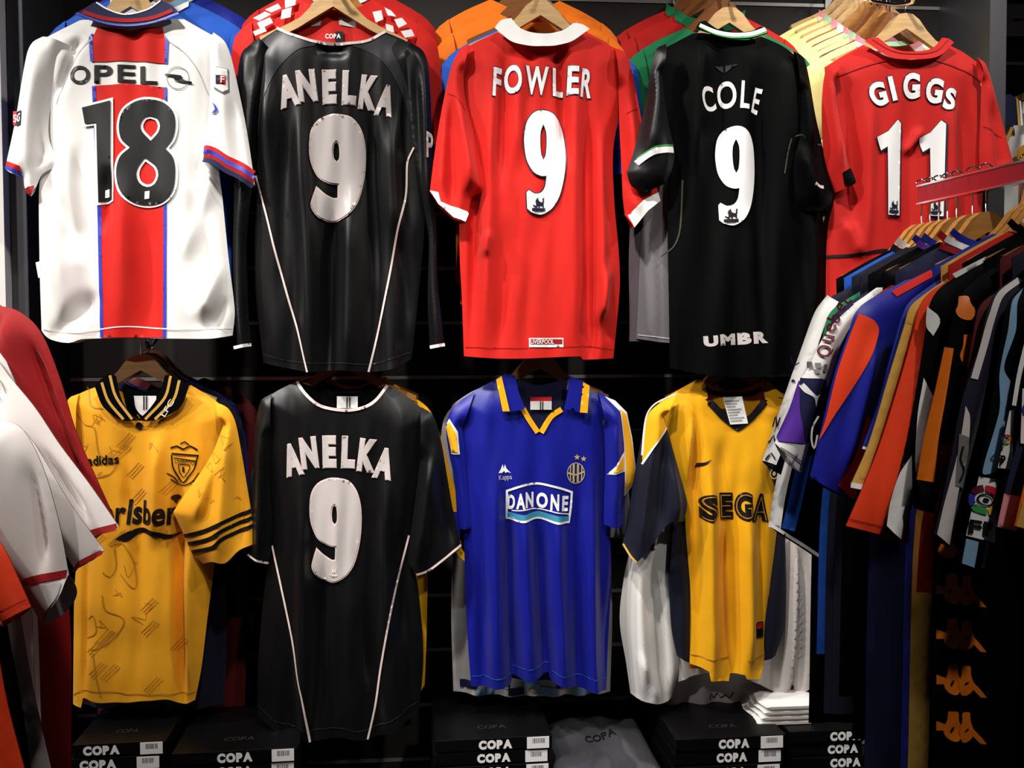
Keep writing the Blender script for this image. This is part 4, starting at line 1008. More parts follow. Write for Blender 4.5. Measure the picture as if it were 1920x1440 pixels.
for nm, m, lf, polys in (('sleeve_flash_edge', WHITE, .0018, [[(1130,742),(1150,750),(1172,772),(1182,820),(1189,880),(1186,905),(1166,928),(1164,830),(1158,770)], [(1134,887),(1164,843),(1165,880)]]), ('sleeve_flash', YEL2, .0042, [[(1156,764),(1170,775),(1180,820),(1187,880),(1184,900),(1168,920),(1166,830),(1160,770)], [(1142,882),(1163,850),(1163,876)]])):
    for pl_ in polys: g.decal(sl2, [[[tuple(q) for q in catmull_lin(pl_ + [pl_[0]], 9)[:-1]]]], m, nm, lift=lf, parent=sl2.obj)
for nm, m, lf, pl_ in (('sleeve_flash_edge', WHITE, .003, [(838,792),(842,784),(858,808),(862,850),(846,850)]), ('sleeve_flash', YEL2, .0055, [(836,800),(842,790),(855,812),(858,846),(846,846)])):
    g.decal(sl1, [[pl_]], m, nm, lift=lf, parent=sl1.obj)
for ring, st in (([(928,709),(944,700),(963,703),(970,735),(982,764),(968,768),(952,770),(938,768)], [(928,711),(938,704),(953,769),(940,769)]), ([(1063,704),(1084,712),(1101,722),(1098,750),(1094,772),(1081,771),(1053,764),(1060,735)], [(1088,715),(1100,722),(1096,772),(1082,771)])):
    c = g.piece('collar', [('O', ring + [ring[0]])], NAVY if False else BLUE3, T=.004, W=.012, lift=.036, back=0, noise=0)
    g.decal(c, [[st]], YEL2, 'collar_stripe', parent=c.obj, lift=.0045)
for pts in ([(978,764),(990,785),(1006,809)], [(1050,766),(1030,780),(1012,809)]): g.decal(body, [[stroke(pts, 10)]], YEL2, 'placket_trim', lift=.004)
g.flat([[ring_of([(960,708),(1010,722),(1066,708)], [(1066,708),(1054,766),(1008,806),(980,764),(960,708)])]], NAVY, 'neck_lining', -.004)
g.flat([[rect(994,744,1034,752)]], PRINTR, 'label_band', .004); g.flat([[rect(994,752,1034,768)]], PRINTW, 'neck_label', .004); g.flat([[rect(1012,752,1014,768)], [rect(1016,752,1018,768)]], PRINTK, 'label_lines', .006)
fro = ring_of([(947,916),(975,906),(1008,902),(1040,908),(1072,919)], [(1072,919),(1070,950),(1066,978)], [(1066,978),(1040,977),(1008,970),(978,975),(947,970)], [(947,970),(947,916)])
g.decal(body, [[fro, grow(fro, -4)]], PRINTW, 'sponsor_frame', lift=.002)
g.decal(body, [[[(950,957),(980,961),(1008,955),(1040,962),(1066,966),(1065,974),(1040,973),(1008,966),(978,971),(950,967)]]], PRINTT, 'sponsor_band', lift=.002)
put_letters(g, body, [('D',957,938,13,28,2),('A',974,936,17,29,0),('N',991,934,15,29,0),('O',1014,935,20,29,0),('N',1037,938,16,30,3),('E',1057,941,12,28,4)], PRINTW, bold=.04)
g.decal(body, [[stroke([(958,954),(1008,951),(1068,962)], 2)]], PRINTW, 'sponsor_line', lift=.002)
# maker mark: two seated figures, word below; club crest with stars
g.decal(body, [[[(933,884),(938,876),(941,868),(943,877),(945,868),(948,876),(956,884),(950,882),(946,884),(944,880),(940,884)]]], PRINTW, 'maker_mark', lift=.002)
put_word(g, body, PRINTS, 'Kappa', 934, 887, 958, 899, bold=.0, rot=-5)
g.decal(body, [[ellipse(1077,885,16.5,20), ellipse(1077,885,15,18.5)], [rect(1071,868,1075,902)], [rect(1079,868,1083,902)], [stroke([(1062,884),(1077,888),(1092,882)], 3)], [rect(1066,870,1068,898)], [rect(1087,870,1089,898)]], PRINTG, 'crest', lift=.002)
def star(cx, cy, r): return [(cx + (r if i % 2 == 0 else r*.42) * math.sin(i*math.pi/5), cy - (r if i % 2 == 0 else r*.42) * math.cos(i*math.pi/5)) for i in range(10)]
for cx, cy in ((1079,855),(1091,858)): g.decal(body, [[star(cx, cy, 6)]], PRINTG, 'star', lift=.002)
for pts in ([(884,1266),(958,1261)], [(962,1248),(1028,1240)], [(1032,1252),(1080,1262),(1136,1270)]): g.decal(body, [[stroke(pts, 1.5)]], BLUE2, 'hem_stitching', lift=.002)
hang(1012, 690, .055, 'wooden hanger in the deep blue polo jersey', WOOD2)
gg, b = lower_body('grey white jersey with pale blue checked hem behind the deep blue polo jersey', .13, 846, 1148, 716, 1296, CREAM, 103)
for i in range(9):
    x = 862 + i*30; gg.decal(b, [[rect(x, 1272 + (i % 2)*12, x + 30, 1286 + (i % 2)*12)]], LBLUE if i % 3 else NAVY, 'hem_check', lift=.003)
gg, b = lower_body('off-white jersey second behind the deep blue polo jersey', .19, 858, 1142, 712, 1262, OFFW, 104)
for i in range(2): hang(1010, 690 - 4*i, (.14, .20)[i], 'wooden hanger in the %s jersey behind the polo jersey' % ('checked-hem grey', 'off-white')[i], WOOD3)
arm(at(1012, 0, .045).x, at(1012, 648, .045).z, 'the deep blue polo jersey', y=.045)

# ================================================================== lower row, golden jersey with navy sleeves
L3 = wallframe(0.045)
g = Garment('jersey', 'golden yellow V-neck jersey with navy sleeves and sides on the lower row', L3, group=GL, base=(1362, 1262), seed=111)
body = g.piece('body', [('s', [(1308,711),(1270,732),(1236,752)]), ('s', [(1236,752),(1246,810),(1262,868),(1282,940),(1286,1000),(1294,1100),(1296,1170),(1293,1244)]), ('O', [(1293,1244),(1322,1250),(1325,1268),(1360,1270),(1363,1256),(1390,1258),(1393,1266),(1420,1266),(1432,1240)]),
    ('s', [(1432,1240),(1434,1170),(1446,1080),(1456,1000),(1466,900),(1474,800),(1490,765)]), ('s', [(1490,765),(1465,738),(1436,714)]), ('o', [(1436,714),(1430,756),(1404,784),(1376,807)]), ('o', [(1376,807),(1345,780),(1321,754),(1308,711)])],
    YEL2, T=.028, W=.07, drape=.004, folds=[(1300,790,1304,1240,-9,7),(1322,900,1328,1265,8,11),(1360,980,1372,1250,-9,11),(1392,960,1402,1255,9,12),(1420,950,1425,1230,-5,9),(1345,840,1350,980,-4,12),(1290,790,1280,920,6,8)],
    back_runs=[('s', [(1308,711),(1270,732),(1236,752)]), ('s', [(1236,752),(1282,940),(1294,1100),(1293,1256)]), ('o', [(1293,1256),(1432,1258)]), ('s', [(1432,1258),(1446,1080),(1466,900),(1490,765)]), ('s', [(1490,765),(1465,738),(1436,714)]), ('o', [(1436,714),(1376,732),(1308,711)])])
for pts in ([(1262,960),(1284,990),(1294,1100),(1296,1170),(1293,1244),(1270,1230),(1260,1180),(1254,1080)], [(1456,1000),(1446,1080),(1434,1170),(1432,1240),(1455,1230),(1470,1180),(1474,1060),(1472,980)]):
    g.piece('side_panel', [('s', pts[:5] if pts[0][0] < 1300 else pts[:4]), ('o', (pts[4:6] if pts[0][0] < 1300 else pts[3:5])), ('s', (pts[5:] if pts[0][0] < 1300 else pts[4:])), ('o', [pts[-1], pts[0]])], NAVY2, T=.012, W=.03, lift=-.004)
sl1 = g.piece('sleeve', [('s', [(1262,738),(1232,754),(1210,775),(1200,810),(1188,870),(1176,940),(1162,1018)]), ('o', [(1162,1018),(1184,1046)]), ('o', [(1184,1046),(1215,1010),(1246,972),(1276,974)]), ('s', [(1276,974),(1282,940),(1268,884),(1250,820),(1240,780)]), ('o', [(1240,780),(1262,738)])],
    NAVY2, T=.028, W=.05, lift=.030, folds=[(1236,830,1225,980,-8,10),(1210,830,1190,1020,6,10),(1256,870,1262,970,5,8)])
top = [(1262,738),(1232,754),(1210,775),(1200,810),(1197,862),(1212,836),(1236,812),(1244,800),(1240,780)]
g.decal(sl1, [[ring_of(top[:5], top[4:8], [top[7], top[8], top[0]])]], YEL2, 'sleeve_top', lift=.002, parent=sl1.obj)
g.decal(sl1, [[stroke([(1196,866),(1212,838),(1244,800)], 3)], [stroke([(1262,737),(1222,756),(1206,780),(1197,850)], 3)]], WHITE, 'sleeve_piping', lift=.003, parent=sl1.obj)
g.decal(sl1, [[stroke([(1163,1014),(1174,1034),(1184,1044)], 3.5)]], GOLD, 'cuff_piping', lift=.003, parent=sl1.obj)
sl2 = g.piece('sleeve', [('s', [(1470,742),(1490,762),(1486,820),(1476,870),(1464,900)]), ('o', [(1464,900),(1436,890)]), ('o', [(1436,890),(1426,860),(1434,820)]), ('s', [(1434,820),(1448,790),(1462,770)]), ('o', [(1462,770),(1470,742)])], NAVY2, T=.02, W=.03, lift=.018)
g.decal(sl2, [[[(1436,856),(1468,860),(1466,876),(1436,868)]]], YEL2, 'cuff_band', lift=.003, parent=sl2.obj)
g.decal(sl2, [[ellipse(1440,884,8,10), ellipse(1440,884,6,8)], [ellipse(1440,884,3,4)]], PRINTG, 'sleeve_badge', lift=.003, parent=sl2.obj)
g.decal(body, [[stroke([(1324,752),(1346,776),(1376,800),(1404,778),(1427,752)], 13, smooth=False)]], PRINTK, 'neck_trim', lift=.003)
g.decal(body, [[[(1308,711),(1318,712),(1322,745),(1316,748)]]], YEL, 'collar', lift=.002); g.decal(body, [[[(1426,712),(1436,714),(1434,750),(1428,748)]]], YEL, 'collar', lift=.002)
g.flat([[ring_of([(1312,714),(1376,736),(1434,716)], [(1434,716),(1428,752),(1376,800),(1322,752),(1312,714)])]], YEL2, 'neck_lining', -.006)
g.flat([[stroke([(1316,728),(1345,738),(1376,740),(1408,738),(1430,728)], 9)]], PRINTK, 'back_neck_band', -.002)
tg = g.flat([[[(1347,744),(1383,742),(1394,792),(1361,794)]]], PRINTW, 'price_tag', .034)
for i in range(8):
    y = 750 + i*5.2; g.flat([[[(1351+i*1.4,y),(1377+i*1.6-(i % 3)*5,y-1.4),(1377+i*1.6-(i % 3)*5,y),(1351+i*1.4,y+1.4)]]], PRINTGY, 'tag_print', .0355, parent=tg)
# sponsor
put_letters(g, body, [('S',1324,948,34,50,-2),('E',1357,946,24,50,-2),('G',1387,945,32,52,0),('A',1419,948,36,52,4)], PRINTK, bold=.075)
put_letters(g, body, [('S',1324,948,30,44,-2),('E',1356,946,19,42,-2),('G',1387,945,27,44,0),('A',1419,950,29,44,4)], OCHRE, bold=-.03, lift=.004)
g.decal(body, [[ring_of([(1302,873),(1304,867),(1314,864),(1329,858)], [(1329,858),(1314,869),(1302,876),(1302,873)])]], PRINTN, 'maker_swoosh', lift=.002)
g.decal(body, [[rect(1412,1164,1430,1193)]], PRINTK, 'hem_tag', lift=.002); g.decal(body, [[rect(1415,1166,1428,1176)]], PRINTR, 'tag_print', lift=.003)
for pts in ([(1294,1226),(1325,1228),(1362,1226)], [(1392,1230),(1412,1230),(1432,1226)]): g.decal(body, [[stroke(pts, 2)]], OCHRE, 'hem_stitching', lift=.002)
hang(1372, 700, .06, 'wooden hanger in the golden V-neck jersey', WOOD2)
# white jerseys behind
f = wallframe(.10)
g = Garment('jersey', 'white long-sleeved jersey with signed hem directly behind the golden jersey', f, group='jerseys hanging behind the lower row', base=(1370, 1320), seed=115)
bb = g.piece('body', [('s', [(1320,712),(1270,735),(1240,760)]), ('s', [(1240,760),(1258,980),(1262,1180),(1262,1280)]), ('o', [(1262,1280),(1300,1262),(1380,1262),(1440,1290),(1478,1308)]), ('s', [(1478,1308),(1500,1230),(1512,1130),(1500,980),(1500,780)]), ('s', [(1500,780),(1470,738),(1440,714)]), ('o', [(1440,714),(1380,735),(1320,712)])], OFFW, T=.016, W=.05, h=.012, drape=.006, lam=.07, folds=[(1488,1010,1470,1290,9,9),(1500,1050,1510,1200,-7,9)])
s1 = g.piece('sleeve', [('s', [(1260,745),(1232,765),(1205,850),(1185,1000),(1168,1080),(1160,1160),(1172,1240),(1180,1296)]), ('o', [(1180,1296),(1205,1306),(1240,1310),(1256,1304)]), ('s', [(1256,1304),(1270,1250),(1262,1150),(1254,1050),(1256,960),(1262,860)]), ('o', [(1262,860),(1260,745)])], WHITE, T=.024, W=.04, h=.010, lift=.014, folds=[(1190,1060,1200,1290,8,10),(1225,1060,1240,1290,-9,9),(1195,1220,1225,1300,5,7)])
s2 = g.piece('sleeve', [('s', [(1480,748),(1508,780),(1520,900),(1524,1050),(1526,1180),(1516,1290)]), ('o', [(1516,1290),(1486,1300)]), ('s', [(1486,1300),(1490,1150),(1482,1000),(1478,880)]), ('o', [(1478,880),(1480,748)])], OFFW, T=.018, W=.035, h=.012, lift=.008, folds=[(1505,1010,1500,1290,-8,9)])
f = wallframe(.16)
g = Garment('jersey', 'off-white jersey hanging lowest behind the golden jersey above the boxes', f, group='jerseys hanging behind the lower row', base=(1330, 1335), seed=116)
bb = g.piece('body', [('s', [(1320,712),(1270,735),(1240,760)]), ('s', [(1240,760),(1246,980),(1244,1180),(1238,1322)]), ('o', [(1238,1322),(1262,1340),(1310,1342),(1350,1326),(1405,1318)]), ('s', [(1405,1318),(1470,1200),(1490,980),(1500,780)]), ('s', [(1500,780),(1470,738),(1440,714)]), ('o', [(1440,714),(1380,735),(1320,712)])], OFFW, T=.016, W=.05, h=.012, drape=.006, lam=.08)
g.decal(bb, [[stroke([(1328,1308),(1330,1296),(1336,1306),(1342,1296),(1348,1304),(1356,1297),(1362,1303),(1370,1292)], 2.4)]], PRINTK, 'signature', lift=.003)
f = wallframe(.078)
g = Garment('jersey', 'black and white striped jersey peeping out beside the navy sleeve of the golden jersey', f, group='jerseys hanging behind the lower row', base=(1330, 1200), seed=117)
bb = g.piece('body', [('s', [(1320,714),(1275,737),(1246,762)]), ('s', [(1246,762),(1262,980),(1266,1200)]), ('o', [(1266,1200),(1440,1205)]), ('s', [(1440,1205),(1462,980),(1484,780)]), ('s', [(1484,780),(1466,740),(1438,716)]), ('o', [(1438,716),(1380,737),(1320,714)])], BLACK2, T=.010, W=.05, h=.016)
s1 = g.piece('sleeve', [('s', [(1262,748),(1230,766),(1208,850),(1205,960),(1206,1028)]), ('o', [(1206,1028),(1230,1028)]), ('s', [(1230,1028),(1236,960),(1244,880)]), ('o', [(1244,880),(1262,748)])], BLACK2, T=.014, W=.03, h=.012, lift=.012)
g.decal(s1, [[rect(1211,1006,1216,1026)], [rect(1222,1006,1227,1026)]], WHITE, 'stripe', parent=s1.obj, lift=.003); g.decal(s1, [[rect(1208,1000,1231,1004)], [rect(1214,983,1232,988)]], YEL2, 'stripe', parent=s1.obj, lift=.003)
for i, (Y, w) in enumerate(((.085, 'striped'), (.11, 'white long-sleeved'), (.17, 'lowest off-white'))): hang(1374, 696 - 4*i, Y, 'wooden hanger in the %s jersey behind the golden one' % w, WOOD3)
arm(at(1374, 0, .05).x, at(1374, 652, .05).z, 'the golden V-neck jersey', y=.045)

# ================================================================== boxes on the plinth
def carton(px0, px1, ytop, Yf, dep, hpx, label, n, rot=0.0, barcode=True, tx=None, text='COPA', group='black cartons on the plinth'):
    """stack of n flat cartons whose top front edge runs from px0 to px1 at photo row ytop"""
    a = at(px0, ytop, Yf); b = at(px1, ytop, Yf); sc = (b.x - a.x) / (px1 - px0); hh = hpx * sc; n = int(round((a.z - .26)/hh)); hh = (a.z - .26)/n
    for k in range(n):
        z1 = a.z - k*hh; z0 = z1 - hh + .002; jx = (random.Random(px0 + k*7).uniform(-.008, .004) if k else 0); jy = (random.Random(px0*3 + k).uniform(.0, .006) if k else 0)
        org = ((a.x + b.x)/2 + jx, Yf + dep/2 + jy, z0)
        r = empty('carton', org); r.rotation_euler = (0, 0, rot)
        tag(r, (label % (('topmost', 'second from the top', 'third from the top', 'fourth from the top', 'fifth from the top', 'sixth from the top', 'seventh from the top', 'eighth from the top', 'ninth from the top', 'tenth from the top', 'eleventh from the top', 'twelfth from the top', 'thirteenth from the top', 'fourteenth from the top')[k])), 'carton', group)
        r['_o'] = [0, 0, 0]; w2 = (b.x - a.x)/2
        box('tray', (-w2 + .002, -dep/2 + .002, 0), (w2 - .002, dep/2 - .002, z1 - z0 - .006), CARD, r)
        lid = box('lid', (-w2, -dep/2, (z1 - z0)*.12), (w2, dep/2, z1 - z0), CARD, r, bevel=.0012)
        tex = tx if tx else (px0*.72 + px1*.28, px0*.42 + px1*.58)
        def onf(x, y): return (((x - px0) * sc - w2), (y * hh))
        H = z1 - z0
        for rings in word(text, 0, 0, 1, 1, bold=.075):
            S = [[np.array([((tex[0] + p[0]*(tex[1]-tex[0]) - px0)*sc - w2, H*(.86 - p[1]*.70)) for p in q]) for q in rings]]
            v, f_ = triangulate(S, .05)
            make('letter', np.stack([v[:, 0], np.full(len(v), -dep/2 - .0012), v[:, 1]], 1), f_.tolist(), PRINTW, r)
        if barcode:
            bx0 = w2 - 48*sc; bx1 = w2 - 6*sc
            lb = box('barcode_label', (bx0, -dep/2 - .0012, H*.06), (bx1, -dep/2 - .0002, H*.94), PRINTW, r)
            V = []; Fc = []; rg = random.Random(k*5 + px0); x = bx0 + (bx1-bx0)*.25
            while x < bx0 + (bx1-bx0)*.75:
                w = rg.choice((.0012, .002, .003)); v, f_ = box_geo((x, -dep/2 - .0016, H*.48), (x + w, -dep/2 - .0012, H*.84)); V, Fc = join_geo((V, Fc), (v, f_)); x += w + rg.choice((.0012, .002))
            lb['_o'] = [0, 0, 0]; make('bars', V, Fc, PRINTGY, lb, smooth=False)
        if k == 0:
            for rings in word('Made in Europe' if False else 'COPA', 0, 0, 1, 1, bold=.02):
                S = [[np.array([((p[0]-.5)*w2*.5, -dep*.30 + .02*(1-p[1])) for p in q]) for q in rings]]; v, f_ = triangulate(S, .05)
                make('lid_letter', np.stack([v[:, 0], v[:, 1], np.full(len(v), H + .0008)], 1), f_.tolist(), GREYP, r)
random.seed(2)
nst = 5
carton(132, 306, 1396, -.09, .27, 28, 'black flat carton with white lettering under the amber jersey, %s', 8, rot=.035, tx=(152, 220))
carton(318, 552, 1412, -.10, .27, 28, 'black flat carton between the amber and black jerseys, %s', 8, rot=.04, tx=(402, 468))
carton(812, 1032, 1388, -.07, .27, 26, 'black flat carton under the deep blue polo jersey, %s', 8, rot=.035, tx=(893, 956))
carton(1264, 1472, 1386, -.07, .27, 26, 'black flat carton under the golden jersey, %s', 8, rot=.025, tx=(1344, 1402))
carton(1478, 1620, 1372, -.04, .27, 26, 'black flat carton stacked beside the folded white jerseys, %s', 8, rot=.02, tx=(1554, 1612), barcode=False)
# folded white jerseys on the cartons
for k in range(4):
    a = at(1450 + 6*k, 1366 - 8*k, .02); 
    q = at(1400, 1300, .30)
    r = empty('folded_jersey', (0, 0, 0)); r['_o'] = [0, 0, 0]
    base = at(1545, 1372, -.04).z + .002 + k*.0125
    x0 = at(1486, 1360, .0).x; cx = x0 - .015 + .006*k
    org = (cx, .12, base); r.location = org
    tag(r, 'white folded jersey on the black cartons, %s of its pile' % ('lowest', 'second from below', 'third from below', 'topmost')[k], 'folded jersey', 'folded white jerseys on the cartons')
    n = 10; V = []; Fc = []; rg = random.Random(k)
    for layer in (0, 1):
        for i in range(n+1):
            for j in range(n+1):
                u, v_ = i/n*2-1, j/n*2-1; e = max(abs(u), abs(v_)); hh = .006 * math.sqrt(max(0, 1 - e**6)) * (1 if layer else -1)
                V.append((u*.07 + .004*math.sin(v_*7+k), v_*.12, .006 + hh + .0008*math.sin(u*9+v_*5+k)))
        b0 = layer*(n+1)**2
        for i in range(n):
            for j in range(n):
                q_ = (b0+i*(n+1)+j, b0+(i+1)*(n+1)+j, b0+(i+1)*(n+1)+j+1, b0+i*(n+1)+j+1); Fc.append(q_ if layer else q_[::-1])
    make('cloth_pack', V, Fc, WHITE, r); V2 = [(x, y, z) for x, y, z in [(-.06,-.122,.003),(.06,-.122,.003),(.06,-.1225,.009),(-.06,-.1225,.009)]]
    make('fold_edge', V2, [(0,1,2,3)], OFFW, r, smooth=False)
# silver bag lying on the plinth
r = empty('plastic_bag', tuple(at(1128, 1440, -.12))); org = np.array(r['_o'])
tag(r, 'shiny grey plastic mailing bag lying between the carton stacks', 'bag')
n = 26; V = []; Fc = []; zt = at(1128, 1400, .0).z
for layer in (0, 1):
    for i in range(n+1):
        for j in range(n+1):
            u, v_ = i/n, j/n
            p0 = at(1036 + 184*u, 1400, .0); e = max(abs(2*u-1), abs(2*v_-1)); bul = math.sqrt(max(0, 1-e**4))
            x = p0.x + .02*(1-v_)*(u-.5) ; y = -.15 + .33*v_
            z = zt - .012 + .030*bul*(1 if layer else -.5) + (.006*math.sin(u*7+v_*5) + .005*math.sin(v_*11-u*6) + .003*math.sin(u*19+v_*3))*bul*layer - .02*(1-v_)
            V.append((x, y, z))
    b0 = layer*(n+1)**2
    for i in range(n):
        for j in range(n):
            q_ = (b0+i*(n+1)+j, b0+(i+1)*(n+1)+j, b0+(i+1)*(n+1)+j+1, b0+i*(n+1)+j+1); Fc.append(q_ if layer else q_[::-1])
SILV = plain('silver_plastic', (104, 104, 110), 0.22, metal=0.7)
make('film', V, Fc, SILV, r)
VV = np.array(V[(n+1)**2:]).reshape(n+1, n+1, 3)
for rings in word('COPA', .36, .62, .66, .50, bold=.03):
    S = [[np.array(q) for q in rings]]; v, f_ = triangulate(S, .02); P = []
    for a_, b_ in v:
        i = min(n-1, int(a_*n)); j = min(n-1, int(b_*n)); s_, t_ = a_*n-i, b_*n-j
        P.append(VV[i,j]*(1-s_)*(1-t_) + VV[i+1,j]*s_*(1-t_) + VV[i,j+1]*(1-s_)*t_ + VV[i+1,j+1]*s_*t_ + np.array((0,0,.0015)))
    make('letter', P, f_.tolist(), PRINTK, r)
bx = box('carton', (at(1036,1400,0).x+.01, -.12, .26), (at(1220,1400,0).x-.01, .2, zt - .052), CARD, bevel=.002); tag(bx, 'plain black carton under the grey plastic bag', 'carton', 'black cartons on the plinth')
# ================================================================== right-hand rack: rail runs towards the viewer
FWD = ROT @ Vector((0, 0, -1)); RGT = ROT @ Vector((1, 0, 0))
fh = Vector((FWD.x, FWD.y, 0)).normalized(); rh = Vector((RGT.x, RGT.y, 0)).normalized()
RN = (-fh * 1.0 + rh * 0.29).normalized()              # along the rail, towards the viewer
RU = Vector((-RN.y, RN.x, 0)).normalized()
if RU.dot(rh) < 0: RU = -RU
def point_at(px, py, z):
    d = ROT @ Vector(((px - 960.0) / F_PX, -(py - 720.0) / F_PX, -1.0)); return CAM + d * z
R0 = point_at(1727, 366, 1.75)
def rackframe(s): return Frame(R0 + RN * s, RU, RN)
# rail, post and hooks
rr = empty('clothes_rail', tuple(R0)); tag(rr, 'red-faced steel clothes rail with chrome post carrying the right-hand jerseys', 'clothes rail')
def along(s, u, z): p = R0 + RN*s + RU*u; return (p.x, p.y, p.z + z)
def obox(s0, s1, u0, u1, z0, z1):
    V = [along(s, u, z) for z in (z0, z1) for s, u in ((s0,u0),(s1,u0),(s1,u1),(s0,u1))]
    return V, [(0,1,2,3),(7,6,5,4),(0,4,5,1),(1,5,6,2),(2,6,7,3),(3,7,4,0)]
make('rail_bar', *obox(0, 1.0, -.008, .008, -.016, .016), RAILRED, rr, smooth=False)
make('rail_edge', *join_geo(obox(-.002, .95, -.009, .009, .0145, .0175), obox(-.002, .95, -.009, .009, -.0175, -.0145)), CHROME, rr, smooth=False)
v, f_ = tube_geo([along(.245, .0, -.02), along(.245, .0, -R0.z + .03)], .013, 16); make('post', v, f_, CHROME, rr)
v, f_ = tube_geo([along(.9, .0, -.02), along(.85, .0, -R0.z + .03)], .013, 16); make('post', v, f_, CHROME, rr)
make('foot', *obox(.1, 1.0, -.20, -.16, -R0.z, -R0.z + .03), CHROME, rr, smooth=False); make('foot', *obox(.1, 1.0, .16, .20, -R0.z, -R0.z + .03), CHROME, rr, smooth=False)
make('crossbar', *obox(.23, .26, -.20, .20, -R0.z, -R0.z + .03), CHROME, rr, smooth=False); make('crossbar', *obox(.835, .865, -.20, .20, -R0.z, -R0.z + .03), CHROME, rr, smooth=False)
rotz = math.atan2(RU.y, RU.x)
GR = 'jerseys on the right-hand rail'
def rack_hanger(s, what, mat=WOOD2):
    p = along(s - .010, 0.0, -.086); return hanger(p, 'honey-coloured wooden hanger in the %s on the rail' % what, mat, rotz=rotz, group='hangers on the right-hand rail', scale=.94)
def rack(s, label, short, mat, sleeve, bodyx, bottom, folds=(), collar=None, seed=1, bodymat=None, T=.012, lift=.004, cuffopen=None, W=.035, shoulder=None):
    """sleeve: runs traced in pixels on this jersey's plane; body hangs from the hanger in metres"""
    fr = rackframe(s); c = fr.uv(*fr_px(fr, 0, -.10))
    g = Garment('jersey', label, fr, group=GR, base=(bodyx, bottom), seed=seed)
    def uvpx(u, v): return fr_px(fr, u, v)
    nk = -.110; bw = 1.0 if s < .36 else .55
    bz = fr.uv(bodyx, bottom)[1]
    P = lambda u, v: uvpx(u, v)
    b = g.piece('body', [('s', [P(-.075, nk+.008), P(-.13, nk-.018), P(-.185, nk-.046)]), ('s', [P(-.185, nk-.046), P(-.18, nk-.25), P(-.225*bw, nk-.42), P(-.235*bw, bz)]), ('o', [P(-.235*bw, bz), P(0, bz-.008), P(.20, bz)]), ('s', [P(.20, bz), P(.20, (nk+bz)/2), P(.20, nk-.25), P(.20, nk-.06)]), ('s', [P(.20, nk-.06), P(.14, nk-.02), P(.075, nk+.012)]), ('o', [P(.075, nk+.012), P(0, nk-.015), P(-.075, nk+.012)])],
        bodymat or mat, T=.009, W=.05, h=.017, drape=.003, noise=.0006, lam=.08)
    sl = g.piece('sleeve', sleeve, mat, T=T, W=W, h=.0065, lift=lift, folds=folds, noise=.0006)
    s2 = g.piece('sleeve', [('s', [P(.18, nk-.05), P(.215, nk-.10), P(.25, nk-.30), P(.26, nk-.36)]), ('o', [P(.26, nk-.36), P(.19, nk-.37)]), ('s', [P(.19, nk-.37), P(.18, nk-.20)]), ('o', [P(.18, nk-.20), P(.18, nk-.05)])], mat, T=.009, W=.035, h=.02, lift=.0)
    if collar:
        for i, m in enumerate(collar):
            a = .012*i
            g.decal(b, [[stroke([P(-.085 - a*.8, nk+.022-a), P(-.05, nk+.004-a), P(0, nk-.006-a), P(.05, nk+.004-a), P(.085, nk+.022-a)], 12)]], m, 'collar', lift=.004 + .0006*i)
    rack_hanger(s, short)
    return g, sl, b
def fr_px(fr, u, v):
    p = fr.O + fr.u*u + fr.v*v; q = ROT.transposed() @ (p - CAM)
    return (960 + F_PX*q.x/-q.z, 720 - F_PX*q.y/-q.z)

G, sl, b = rack(0.012, 'black jersey with white and blue striped sleeve first on the rail', 'black jersey with blue striped sleeve', BLACK2, [('s', [(1660,505),(1600,545),(1550,620),(1500,740),(1466,850),(1440,985)]), ('o', [(1440,985),(1465,1003),(1500,1025),(1546,1056)]), ('s', [(1546,1056),(1560,940),(1590,760),(1640,620)]), ('o', [(1640,620),(1660,505)])], 1560, 1350, seed=201)
G.decal(sl, [[stroke([(1475,840),(1455,930),(1446,988)], 18)]], WHITE, 'sleeve_stripe', lift=.002, parent=sl.obj); G.decal(sl, [[stroke([(1500,850),(1482,930),(1468,990)], 24)]], BLUE2, 'sleeve_stripe', lift=.0024, parent=sl.obj)
G.decal(sl, [[stroke([(1442,984),(1465,1000),(1500,1022),(1546,1053)], 6)]], WHITE, 'cuff', lift=.003, parent=sl.obj)
G, sl, b = rack(0.034, 'navy jersey with signed white sleeve stripe on the rail', 'signed white and navy jersey', NAVY2, [('s', [(1690,495),(1640,520),(1565,552),(1536,575),(1515,630),(1482,715),(1456,800),(1428,866)]), ('o', [(1428,866),(1462,890)]), ('s', [(1462,890),(1500,760),(1545,660),(1600,590),(1680,530)]), ('o', [(1680,530),(1690,495)])], 1590, 1220, seed=202, bodymat=BLUE2, collar=[WHITE, NAVY])
G.decal(sl, [[stroke([(1556,560),(1534,590),(1508,660),(1476,750),(1448,835),(1436,866)], 22)]], WHITE, 'sleeve_stripe', lift=.002, parent=sl.obj)
G.decal(sl, [[stroke([(1478,670),(1484,685),(1494,680)], 2)], [ellipse(1482,714,3,3)], [stroke([(1444,800),(1450,780),(1452,800),(1458,782)], 2.5)], [stroke([(1438,830),(1446,815),(1448,832),(1454,818)], 2.5)], [stroke([(1430,862),(1440,848),(1444,858)], 2.5)], [stroke([(1455,745),(1464,747)], 2)]], PRINTN, 'signature', lift=.004, parent=sl.obj)['kind'] = 'stuff'
G, sl, b = rack(.056, 'green jersey mostly hidden behind the signed white and navy sleeve', 'green jersey', GREEN, [('s', [(1700,500),(1640,530),(1580,565),(1552,590),(1538,640),(1520,720)]), ('o', [(1520,720),(1550,730)]), ('s', [(1550,730),(1580,640),(1640,570)]), ('o', [(1640,570),(1700,500)])], 1600, 1330, seed=217, bodymat=NAVY2)
